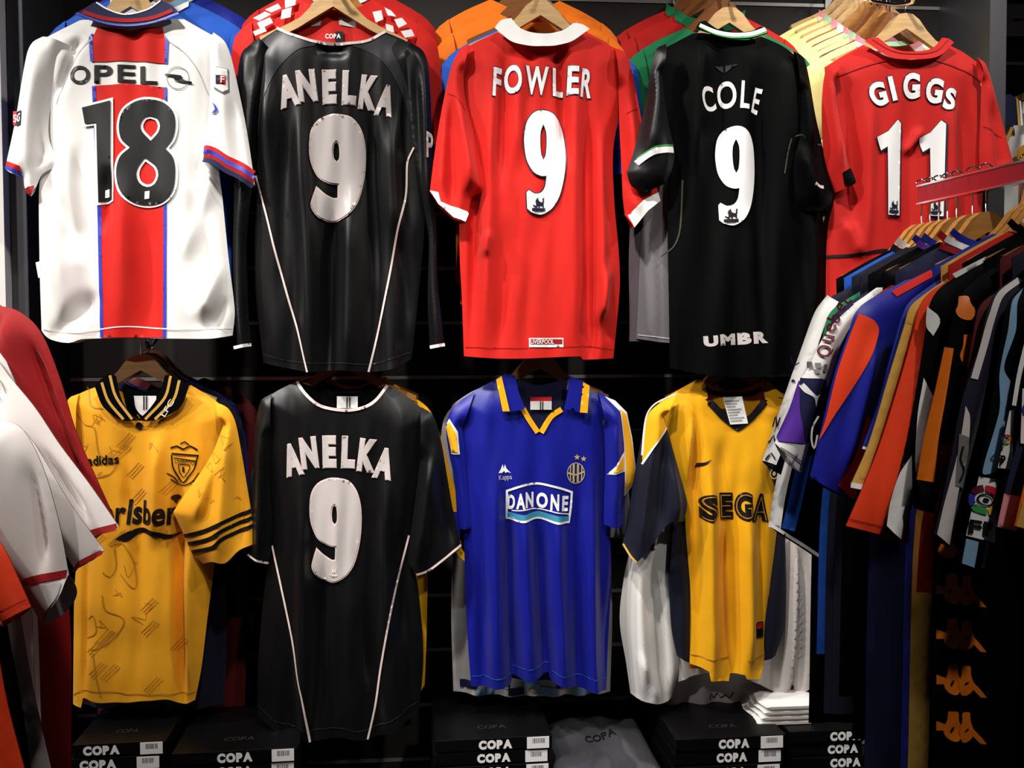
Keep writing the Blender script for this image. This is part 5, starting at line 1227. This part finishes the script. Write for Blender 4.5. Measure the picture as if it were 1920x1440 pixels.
G, sl, b = rack(.078, 'navy jersey with white shoulder line mostly hidden beside the green one', 'navy white-lined jersey', NAVY, [('s', [(1712,496),(1650,530),(1590,568),(1562,592),(1548,640),(1530,720)]), ('o', [(1530,720),(1560,730)]), ('s', [(1560,730),(1590,640),(1650,570)]), ('o', [(1650,570),(1712,496)])], 1610, 1330, seed=218, bodymat=NAVY2, collar=[BLUE])
G.decal(sl, [[stroke([(1700,507),(1650,535),(1595,572)], 4)]], WHITE, 'shoulder_line', lift=.002, parent=sl.obj)
G, sl, b = rack(0.1, 'white and purple jersey with maroon sleeve lettering on the rail', 'white and purple jersey', WHITE, [('s', [(1715,492),(1640,540),(1575,592),(1540,635),(1512,690),(1496,715),(1478,770),(1450,830)]), ('o', [(1450,830),(1478,870),(1500,886)]), ('s', [(1500,886),(1524,800),(1546,720),(1572,650),(1610,590),(1700,530)]), ('o', [(1700,530),(1715,492)])], 1620, 1300, seed=203, bodymat=BLACK2, collar=[BLUE, PURPLE])
G.decal(sl, [[ring_of([(1493,714),(1476,765),(1452,818),(1454,826)], [(1454,826),(1500,830),(1517,826)], [(1517,826),(1532,770),(1542,716)], [(1542,716),(1493,714)])]], PURPLE, 'sleeve_panel', lift=.002, parent=sl.obj)
G.decal(sl, [[ring_of([(1496,708),(1545,716),(1532,770),(1518,826),(1500,826)], [(1500,826),(1492,770),(1496,708)])]], NAVY, 'sleeve_panel', lift=.0026, parent=sl.obj)
G.decal(sl, [[stroke([(1455,838),(1480,855),(1505,872)], 3.5)]], PRINTGY, 'cuff_stripe', lift=.003, parent=sl.obj)
for i, (ch, w, h) in enumerate((('Q',23,24),('u',15,17),('e',16,17),('b',16,24),('e',14,16),('c',12,15))):
    cx, cy = ((1539,659),(1547,635),(1553,615),(1559,596),(1572,577),(1584,564))[i]
    G.decal(sl, [glyph(ch, cx, cy, w, h, rot=(-66,-72,-70,-66,-56,-48)[i], bold=.02)], PRINTM, 'letter', lift=.003, parent=sl.obj)
G.decal(sl, [[rect(1508,678,1518,690)], [rect(1521,680,1530,690)], [rect(1533,683,1541,696)], [rect(1518,692,1527,700)]], PRINTGY, 'check', lift=.003, parent=sl.obj)
G.decal(sl, [[ring_of([(1492,722),(1500,718),(1508,730),(1520,742),(1532,734)], [(1532,734),(1522,748),(1520,765),(1514,745),(1500,735),(1492,722)])]], PRINTW, 'maker_cat', lift=.004, parent=sl.obj)
G, sl, b = rack(0.1375, 'dark red jersey squeezed between the purple and the blue and red jerseys', 'dark red jersey', DRED, [('s', [(1735,500),(1660,540),(1612,582),(1590,620),(1572,680),(1556,780),(1540,850)]), ('o', [(1540,850),(1562,860)]), ('s', [(1562,860),(1590,740),(1630,640),(1720,540)]), ('o', [(1720,540),(1735,500)])], 1640, 1380, seed=204, bodymat=BLACK2, collar=[DRED])
G, sl, b = rack(0.168, 'blue jersey with red sleeve panels on the rail', 'blue and red jersey', BLUE3, [('s', [(1755,492),(1690,528),(1625,564),(1602,586),(1588,625),(1562,700),(1540,790),(1516,892)]), ('o', [(1516,892),(1535,908),(1590,936),(1602,930)]), ('s', [(1602,930),(1622,840),(1650,740),(1690,620),(1740,550)]), ('o', [(1740,550),(1755,492)])], 1660, 1450, seed=205, bodymat=NAVY, collar=[BLUE, WHITE, DRED], folds=[(1630,640,1570,880,5,12)])
G.decal(sl, [[ring_of([(1604,588),(1590,625),(1564,700),(1543,785),(1530,828)], [(1530,828),(1560,770),(1600,700),(1632,622),(1626,602),(1604,588)])]], ORED, 'sleeve_panel', lift=.002, parent=sl.obj)
G.decal(sl, [[ring_of([(1612,780),(1585,850),(1558,908)], [(1558,908),(1590,934),(1600,928)], [(1600,928),(1618,850),(1628,790),(1612,780)])]], ORED, 'sleeve_panel', lift=.002, parent=sl.obj)
G.decal(sl, [[stroke([(1740,512),(1700,534),(1668,552)], 12)]], RED, 'shoulder_panel', lift=.002, parent=sl.obj)
G.decal(sl, [[stroke([(1530,780),(1519,800),(1517,825),(1522,840),(1528,815)], 3.5)]], PRINTW, 'sleeve_badge', lift=.003, parent=sl.obj)
G, sl, b = rack(0.255, 'royal blue jersey with thin sleeve between the blue and red and the gold jerseys', 'royal blue jersey', BLUE, [('s', [(1790,505),(1735,540),(1702,566),(1688,592),(1666,670),(1642,760),(1612,842)]), ('o', [(1612,842),(1640,852)]), ('s', [(1640,852),(1668,760),(1700,650),(1740,580)]), ('o', [(1740,580),(1790,505)])], 1690, 1460, seed=206)
G.decal(sl, [[stroke([(1612,838),(1634,846)], 5)]], WHITE, 'cuff', lift=.003, parent=sl.obj)
G, sl, b = rack(0.272, 'gold jersey with white cuff on the rail', 'gold jersey', GOLD, [('s', [(1830,490),(1765,528),(1722,558),(1702,578),(1692,612),(1662,710),(1626,830),(1592,908)]), ('o', [(1592,908),(1625,916)]), ('s', [(1625,916),(1652,820),(1685,710),(1716,620),(1770,560)]), ('o', [(1770,560),(1830,490)])], 1712, 1450, seed=207)
G.decal(sl, [[stroke([(1590,908),(1624,914)], 10)]], WHITE, 'cuff', lift=.003, parent=sl.obj); G.decal(sl, [[stroke([(1694,602),(1704,606),(1716,606)], 1.6)], [stroke([(1604,892),(1630,897)], 1.6)]], OCHRE, 'seam', lift=.003, parent=sl.obj)
G, sl, b = rack(0.288, 'orange red jersey with wide plain sleeve on the rail', 'orange red jersey', ORED, [('s', [(1868,465),(1800,512),(1745,545),(1722,572),(1710,620),(1682,720),(1640,850),(1583,985)]), ('o', [(1583,985),(1620,994),(1660,1005),(1700,1018)]), ('s', [(1700,1018),(1705,930),(1725,800),(1748,680),(1790,590)]), ('o', [(1790,590),(1868,465)])], 1720, 1110, seed=208, collar=[BLACK2], bodymat=RED2, folds=[(1712,660,1640,980,7,10),(1735,680,1690,980,-7,9)])
G.decal(sl, [[stroke([(1588,972),(1650,986),(1702,1000)], 2)]], DRED, 'cuff_seam', lift=.002, parent=sl.obj)
G, sl, b = rack(0.317, 'black jersey with white drop panels and white cuff on the rail', 'black and white jersey', BLACK2, [('s', [(1860,478),(1810,506),(1762,538),(1742,566),(1734,610),(1720,700),(1696,830),(1656,985)]), ('o', [(1656,985),(1668,1002),(1686,1012)]), ('s', [(1686,1012),(1712,930),(1742,850),(1770,720),(1800,600)]), ('o', [(1800,600),(1860,478)])], 1760, 1440, seed=209, collar=[WHITE, BLACK2])
G.decal(sl, [[[(1780,514),(1842,482),(1846,488),(1786,522)]]], WHITE, 'shoulder_stripe', lift=.002, parent=sl.obj)
G.decal(sl, [[ring_of([(1733,574),(1748,592),(1750,606),(1740,630)], [(1740,630),(1731,610),(1733,574)])]], WHITE, 'sleeve_panel', lift=.002, parent=sl.obj)
G.decal(sl, [[ring_of([(1724,708),(1735,740),(1746,765),(1738,850),(1715,924)], [(1715,924),(1704,880),(1712,780),(1724,708)])]], WHITE, 'sleeve_panel', lift=.002, parent=sl.obj)
G.decal(sl, [[ring_of([(1700,852),(1680,890),(1664,940),(1657,984)], [(1657,984),(1668,1000),(1685,1011)], [(1685,1011),(1694,960),(1700,852)])]], WHITE, 'cuff_panel', lift=.0024, parent=sl.obj)
G, sl, b = rack(0.358, 'black jersey with orange figure emblems down the sleeve and side', 'black jersey with orange emblems', BLACK2, [('s', [(1900,480),(1845,510),(1808,540),(1788,570),(1776,630),(1758,730),(1738,820),(1718,905)]), ('o', [(1718,905),(1716,950),(1748,962)]), ('s', [(1748,962),(1766,890),(1790,780),(1815,660),(1850,570)]), ('o', [(1850,570),(1900,480)])], 1780, 1470, seed=210)
G.decal(sl, [[stroke([(1772,652),(1756,735),(1738,820),(1726,900)], 14, w2=26)]], ORANGE, 'sleeve_stripe', lift=.002, parent=sl.obj)
EMB = [(.22,0),(.74,0),(.80,.30),(1.0,.55),(.97,.80),(.76,1.0),(.40,1.0),(.10,.86),(0,.62),(.16,.34)]
def emblem(x, y, w, h, flip=False): return [tuple(p) for p in catmull([((x + (1-a if flip else a)*w), y + b_*h) for a, b_ in EMB + [EMB[0]]], 4)[:-1]]
for x, y, w, h in ((1785,556,26,44),(1786,628,30,60),(1788,700,28,40)): G.decal(sl, [[emblem(x, y, w, h)]], PRINTO, 'emblem', lift=.003, parent=sl.obj)
G.decal(sl, [[[(1751,832),(1772,830),(1766,888),(1744,886)]]], PRINTO, 'cuff_band', lift=.003, parent=sl.obj)
SIDE = G.piece('side_panel', [('s', [(1742,960),(1740,1150),(1738,1300),(1740,1470)]), ('o', [(1740,1470),(1850,1470)]), ('s', [(1850,1470),(1845,1300),(1840,1150),(1836,960)]), ('o', [(1836,960),(1742,960)])], BLACK2, T=.006, W=.03, lift=.012, h=.016)
for y in (985, 1071, 1154, 1238, 1324):
    if y > 1000:
        G.decal(SIDE, [[emblem(1752,y,30,54)], [[(1741,y+20),(1758,y+26),(1758,y+36),(1741,y+38)]]], PRINTO, 'emblem', lift=.003, h=.02, parent=SIDE.obj); G.decal(SIDE, [[emblem(1777,y+3,30,54,True)], [[(1798,y+38),(1806,y+33),(1832,y+62),(1818,y+60)]]], PRINTO, 'emblem', lift=.003, h=.02, parent=SIDE.obj)
        G.decal(SIDE, [[ellipse(1764,y+32,2,5,rot=20)]], PRINTK, 'emblem_detail', lift=.004, parent=SIDE.obj); G.decal(SIDE, [[ellipse(1793,y+35,5,2,rot=-30)]], PRINTK, 'emblem_detail', lift=.004, parent=SIDE.obj)
    else: G.decal(SIDE, [[emblem(1744,1003,30,38)]], PRINTO, 'emblem', lift=.003, parent=SIDE.obj)
G, sl, b = rack(0.388, 'maroon jersey hanging behind the white-edged navy jersey', 'maroon jersey', MAROON, [('s', [(1930,510),(1870,545),(1835,572),(1822,620),(1806,720),(1790,830),(1782,870)]), ('o', [(1782,870),(1800,880)]), ('s', [(1800,880),(1820,760),(1850,640)]), ('o', [(1850,640),(1930,510)])], 1800, 1430, seed=211)
G, sl, b = rack(0.41, 'navy jersey with white edged sleeve and white cuff on the rail', 'white-edged navy jersey', NAVY2, [('s', [(1960,480),(1900,520),(1864,548),(1848,580),(1832,650),(1800,750),(1780,850),(1762,940),(1748,1000)]), ('o', [(1748,1000),(1762,1018),(1774,1024)]), ('s', [(1774,1024),(1800,920),(1835,780),(1870,650)]), ('o', [(1870,650),(1960,480)])], 1850, 1470, seed=212)
G.decal(sl, [[stroke([(1904,524),(1868,552),(1852,590),(1836,650),(1818,710)], 9)]], OFFW, 'sleeve_stripe', lift=.002, parent=sl.obj)
G.decal(sl, [[ring_of([(1802,760),(1786,850),(1764,940),(1750,1000)], [(1750,1000),(1762,1014),(1774,1020)], [(1774,1020),(1782,930),(1800,840),(1806,780),(1802,760)])]], OFFW, 'sleeve_panel', lift=.002, parent=sl.obj)
G.decal(sl, [[[(1790,812),(1802,818),(1796,914),(1779,908)]]], PRINTGY, 'sleeve_badge', lift=.003, parent=sl.obj); G.decal(sl, [[stroke([(1793,835),(1788,860),(1792,880),(1785,900)], 3)]], PRINTK, 'badge_mark', lift=.004, parent=sl.obj)
G, sl, b = rack(0.436, 'black and light blue striped jersey with league sleeve patch on the rail', 'black and light blue jersey', BLACK2, [('s', [(2000,500),(1930,530),(1890,562),(1876,610),(1866,680),(1854,760),(1830,890),(1794,1052)]), ('o', [(1794,1052),(1832,1062),(1844,1062)]), ('s', [(1844,1062),(1866,900),(1890,760),(1910,650)]), ('o', [(1910,650),(2000,500)])], 1880, 1480, seed=213)
G.decal(sl, [[ring_of([(1912,540),(1896,570),(1890,620),(1872,690),(1884,730),(1878,790),(1856,880)], [(1856,880),(1834,886),(1862,770),(1866,700),(1880,620),(1890,566),(1912,540)])]], LBLUE, 'sleeve_stripe', lift=.002, parent=sl.obj)
G.decal(sl, [[[(1805,1008),(1820,1012),(1812,1060),(1796,1054)]], [[(1832,1012),(1846,1016),(1838,1062),(1824,1060)]]], LBLUE, 'cuff_stripe', lift=.002, parent=sl.obj)
def league_patch(G, sl, quad, s, cx, cy, r, letters=True, L=.004):
    G.decal(sl, [[quad]], PRINTW, 'league_patch', lift=L, h=.004, parent=sl.obj)
    cols = (PRINTR, PRINTO, PRINTYE, PRINTGN, PRINTB, PRINTM)
    for i in range(6):
        a0 = rad(-88 + i*60); a1 = rad(-34 + i*60); ring = [(cx + r*math.cos(a0 + (a1-a0)*k/5), cy + r*math.sin(a0 + (a1-a0)*k/5)) for k in range(6)] + [(cx + r*.55*math.cos(a1 + (a0-a1)*k/5), cy + r*.55*math.sin(a1 + (a0-a1)*k/5)) for k in range(6)]
        G.decal(sl, [[ring]], cols[i], 'patch_segment', lift=L + .0022, h=.004, parent=sl.obj)
    G.decal(sl, [[ellipse(cx, cy, r*.42, r*.42), ellipse(cx, cy, r*.32, r*.32)], [ellipse(cx, cy, r*.16, r*.16, 6)]], PRINTK, 'patch_ball', lift=L + .0022, h=.004, parent=sl.obj)
league_patch(G, sl, [(1827,892),(1861,898),(1857,1016),(1803,1002)], 1, 1832, 934, 27)
for r_ in word('FP', 1806, 973, 1843, 999, bold=.04, rot=6): G.decal(sl, [r_], PRINTK, 'letter', lift=.0066, h=.004, parent=sl.obj)
G, sl, b = rack(0.459, 'black jersey with thin white sleeve line and small league patch on the rail', 'black white-lined jersey', BLACK2, [('s', [(2010,520),(1950,570),(1920,620),(1908,680),(1896,760),(1884,850),(1876,900)]), ('o', [(1876,900),(1892,906)]), ('s', [(1892,906),(1912,820),(1940,680)]), ('o', [(1940,680),(2010,520)])], 1910, 1480, seed=214)
G.decal(sl, [[stroke([(1918,640),(1904,700),(1894,760)], 7)]], WHITE, 'sleeve_stripe', lift=.002, parent=sl.obj)
league_patch(G, sl, [(1884,770),(1893,766),(1886,878),(1862,876)], 1, 1876, 822, 9)
for r_ in word('P', 1864, 852, 1874, 870, bold=.04): G.decal(sl, [r_], PRINTK, 'letter', lift=.0066, h=.004, parent=sl.obj)
G, sl, b = rack(0.48, 'navy jersey with large league patch and pink cuff on the rail', 'navy pink-cuffed jersey', NAVY, [('s', [(2040,540),(1975,590),(1945,640),(1925,720),(1905,820),(1880,920),(1862,988)]), ('o', [(1862,988),(1900,996)]), ('s', [(1900,996),(1935,900),(1960,760)]), ('o', [(1960,760),(2040,540)])], 1940, 1480, seed=215)
G.decal(sl, [[[(1876,924),(1908,930),(1898,994),(1863,986)]]], PINK, 'cuff', lift=.002, parent=sl.obj)
league_patch(G, sl, [(1908,728),(1950,720),(1944,836),(1904,830)], 1, 1928, 766, 22)
G, sl, b = rack(0.52, 'orange jersey with tan cuff nearest along the rail', 'orange tan-cuffed jersey', ORANGE, [('s', [(2080,560),(2010,620),(1975,690),(1950,780),(1925,870),(1898,985)]), ('o', [(1898,985),(1950,1000)]), ('s', [(1950,1000),(1985,850),(2010,720)]), ('o', [(2010,720),(2080,560)])], 1960, 1480, seed=216, bodymat=BLUE)
G.decal(sl, [[[(1910,938),(1955,950),(1950,1000),(1898,985)]]], GOLD, 'cuff', lift=.002, parent=sl.obj)

# ================================================================== left-hand rack, closer to the viewer
LN = (-fh * 1.0 - rh * 0.35).normalized(); LU = Vector((-LN.y, LN.x, 0)).normalized()
if LU.dot(rh) < 0: LU = -LU
Q0 = point_at(-150, 500, 1.66)
def leftframe(s): return Frame(Q0 + LN*s, LU, LN)
GLF = 'jerseys on the left-hand rail'
def left(s, label, mat, body_runs, sleeves, seed, folds=()):
    fr = leftframe(s); g = Garment('jersey', label, fr, group=GLF, base=(0, 1440), seed=seed)
    bo = g.piece('body', body_runs, mat, T=.016, W=.05, h=.014, drape=.004, lam=.08)
    out = []
    for runs, m, kw in sleeves:
        out.append(g.piece('sleeve', runs, m, **kw))
    return g, bo, out
g, bo, so = left(.0, 'dark red jersey at the far end of the left-hand rail', DRED, [('s', [(-180,540),(-60,556),(0,572),(40,620)]), ('s', [(40,620),(90,900),(130,1150),(134,1480)]), ('o', [(134,1480),(-200,1480)]), ('s', [(-200,1480),(-320,1000),(-330,600)]), ('s', [(-330,600),(-280,560),(-240,540)]), ('o', [(-240,540),(-210,552),(-180,540)])],
    [([('s', [(-40,560),(0,572),(40,582),(74,608),(97,645),(125,720),(152,810),(196,910),(222,968)]), ('o', [(222,968),(190,1000)]), ('s', [(190,1000),(150,960),(90,860),(40,740),(10,640)]), ('o', [(10,640),(-40,560)])], DRED, dict(T=.03, W=.06, lift=.01, folds=[(40,600,130,860,10,14),(70,640,160,880,-12,12),(10,600,60,760,-8,14)]))], 301)
g, bo, so = left(.07, 'white jersey with red cuff behind its twin on the left-hand rail', OFFW, [('s', [(-190,600),(-80,625),(0,662),(30,720)]), ('s', [(30,720),(60,1000),(72,1200),(80,1480)]), ('o', [(80,1480),(-220,1480)]), ('s', [(-220,1480),(-330,1000),(-340,660)]), ('s', [(-340,660),(-290,620),(-250,600)]), ('o', [(-250,600),(-220,612),(-190,600)])],
    [([('s', [(-30,640),(0,662),(30,704),(80,765),(125,832),(180,905),(235,984)]), ('o', [(235,984),(190,1002),(135,1042)]), ('s', [(135,1042),(120,1020),(90,960),(40,860),(0,760)]), ('o', [(0,760),(-30,640)])], OFFW, dict(T=.03, W=.06, lift=.014, folds=[(40,740,160,1000,9,16),(90,830,190,970,-8,12)]))], 302)
g.decal(so[0], [[stroke([(234,984),(200,994),(165,1016),(136,1036)], 13)]], DRED, 'cuff', lift=.002, parent=so[0].obj)
g, bo, so = left(.10, 'white jersey peeping out with its red cuff between the twin white jerseys', OFFW, [('s', [(-190,640),(-80,660),(-10,700),(20,760)]), ('s', [(20,760),(50,1000),(62,1200),(70,1480)]), ('o', [(70,1480),(-220,1480)]), ('s', [(-220,1480),(-330,1000),(-340,700)]), ('s', [(-340,700),(-290,660),(-250,640)]), ('o', [(-250,640),(-220,652),(-190,640)])],
    [([('s', [(-30,690),(20,760),(80,840),(140,940),(205,1030)]), ('o', [(205,1030),(150,1066)]), ('s', [(150,1066),(110,1000),(40,880)]), ('o', [(40,880),(-30,690)])], OFFW, dict(T=.02, W=.05, lift=.01))], 305)
g.decal(so[0], [[stroke([(204,1032),(175,1050),(148,1070)], 9)]], DRED, 'cuff', lift=.002, parent=so[0].obj)
g, bo, so = left(.14, 'white jersey with broad red cuff and open sleeve on the left-hand rail', OFFW, [('s', [(-210,700),(-100,725),(-30,770),(0,830)]), ('s', [(0,830),(30,1100),(60,1280),(105,1480)]), ('o', [(105,1480),(-240,1480)]), ('s', [(-240,1480),(-350,1000),(-360,760)]), ('s', [(-360,760),(-310,720),(-270,700)]), ('o', [(-270,700),(-240,712),(-210,700)])],
    [([('s', [(-60,740),(0,780),(55,800),(95,870),(125,970),(145,1072)]), ('o', [(145,1072),(146,1110),(122,1150),(100,1166)]), ('s', [(100,1166),(78,1130),(55,1090),(20,980),(-20,880)]), ('o', [(-20,880),(-60,740)])], OFFW, dict(T=.03, W=.06, lift=.016, folds=[(30,800,80,1060,10,14),(80,860,115,1050,-7,12)]))], 303)
g.decal(so[0], [[stroke([(144,1070),(110,1074),(80,1084),(58,1092)], 14)]], DRED, 'cuff', lift=.002, parent=so[0].obj)
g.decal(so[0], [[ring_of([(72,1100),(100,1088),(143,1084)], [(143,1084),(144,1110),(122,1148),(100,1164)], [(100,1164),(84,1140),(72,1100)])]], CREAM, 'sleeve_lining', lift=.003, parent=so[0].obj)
g, bo, so = left(.22, 'orange red jersey with short sleeve on the left-hand rail', ORED, [('s', [(-230,780),(-120,810),(-50,880),(-30,960)]), ('s', [(-30,960),(-20,1100),(10,1300),(56,1480)]), ('o', [(56,1480),(-300,1480)]), ('s', [(-300,1480),(-380,1000),(-390,840)]), ('s', [(-390,840),(-330,800),(-290,780)]), ('o', [(-290,780),(-260,792),(-230,780)])],
    [([('s', [(-80,860),(-30,920),(0,985),(30,1032),(76,1132)]), ('o', [(76,1132),(50,1150),(22,1170)]), ('s', [(22,1170),(0,1110),(-40,1020)]), ('o', [(-40,1020),(-80,860)])], ORED, dict(T=.025, W=.05, lift=.016, folds=[(0,1010,40,1140,6,10)]))], 304)
g.decal(so[0], [[stroke([(70,1116),(16,1152)], 2)]], RED2, 'cuff_seam', lift=.002, parent=so[0].obj)
g, bo, so = left(.18, 'black jersey between the white and orange red jerseys of the left-hand rail', BLACK2, [('s', [(-220,740),(-110,770),(-40,820),(-10,900)]), ('s', [(-10,900),(10,1150),(40,1320),(62,1480)]), ('o', [(62,1480),(-260,1480)]), ('s', [(-260,1480),(-360,1000),(-370,800)]), ('s', [(-370,800),(-310,760),(-270,740)]), ('o', [(-270,740),(-240,752),(-220,740)])],
    [([('s', [(-70,800),(-30,860),(-5,960),(10,1080)]), ('o', [(10,1080),(-30,1100)]), ('s', [(-30,1100),(-50,1000)]), ('o', [(-50,1000),(-70,800)])], BLACK2, dict(T=.015, W=.04, lift=.008))], 306)
# the rail they hang on, outside the picture on the left
def lal(s, u, z): p = Q0 + LN*s + LU*u; return (p.x, p.y, p.z + z)
lr = empty('clothes_rail', lal(0, -.10, .12)); tag(lr, 'chrome clothes rail carrying the red and white jerseys on the left', 'clothes rail')
cu = leftframe(.0).uv(-210, 545)
v, f_ = tube_geo([lal(-.06, cu[0], cu[1] + .16), lal(.5, cu[0], cu[1] + .16)], .012, 12); make('rail_bar', v, f_, CHROME, lr)
for s in (-.05, .49):
    v, f_ = tube_geo([lal(s, cu[0], cu[1] + .15), (lal(s, cu[0], 0)[0], lal(s, cu[0], 0)[1], .02)], .012, 12); make('post', v, f_, CHROME, lr)
    a = lal(s, cu[0] - .2, 0); b_ = lal(s, cu[0] + .2, 0); v, f_ = tube_geo([(a[0], a[1], .015), (b_[0], b_[1], .015)], .015, 10); make('foot', v, f_, CHROME, lr)
for s, w in ((.0, 'dark red'), (.07, 'first white'), (.10, 'middle white'), (.14, 'broad-cuffed white'), (.18, 'black'), (.22, 'orange red')):
    hanger(lal(s, cu[0], cu[1] + .07), 'wooden hanger in the %s jersey of the left-hand rail' % w, WOOD2, rotz=math.atan2(LU.y, LU.x), group='hangers on the left-hand rail')
# ------------------------------------------------------------------ tidy up
for o in list(bpy.data.objects):
    if '_o' in o: del o['_o']
bpy.data.objects.remove(_to)
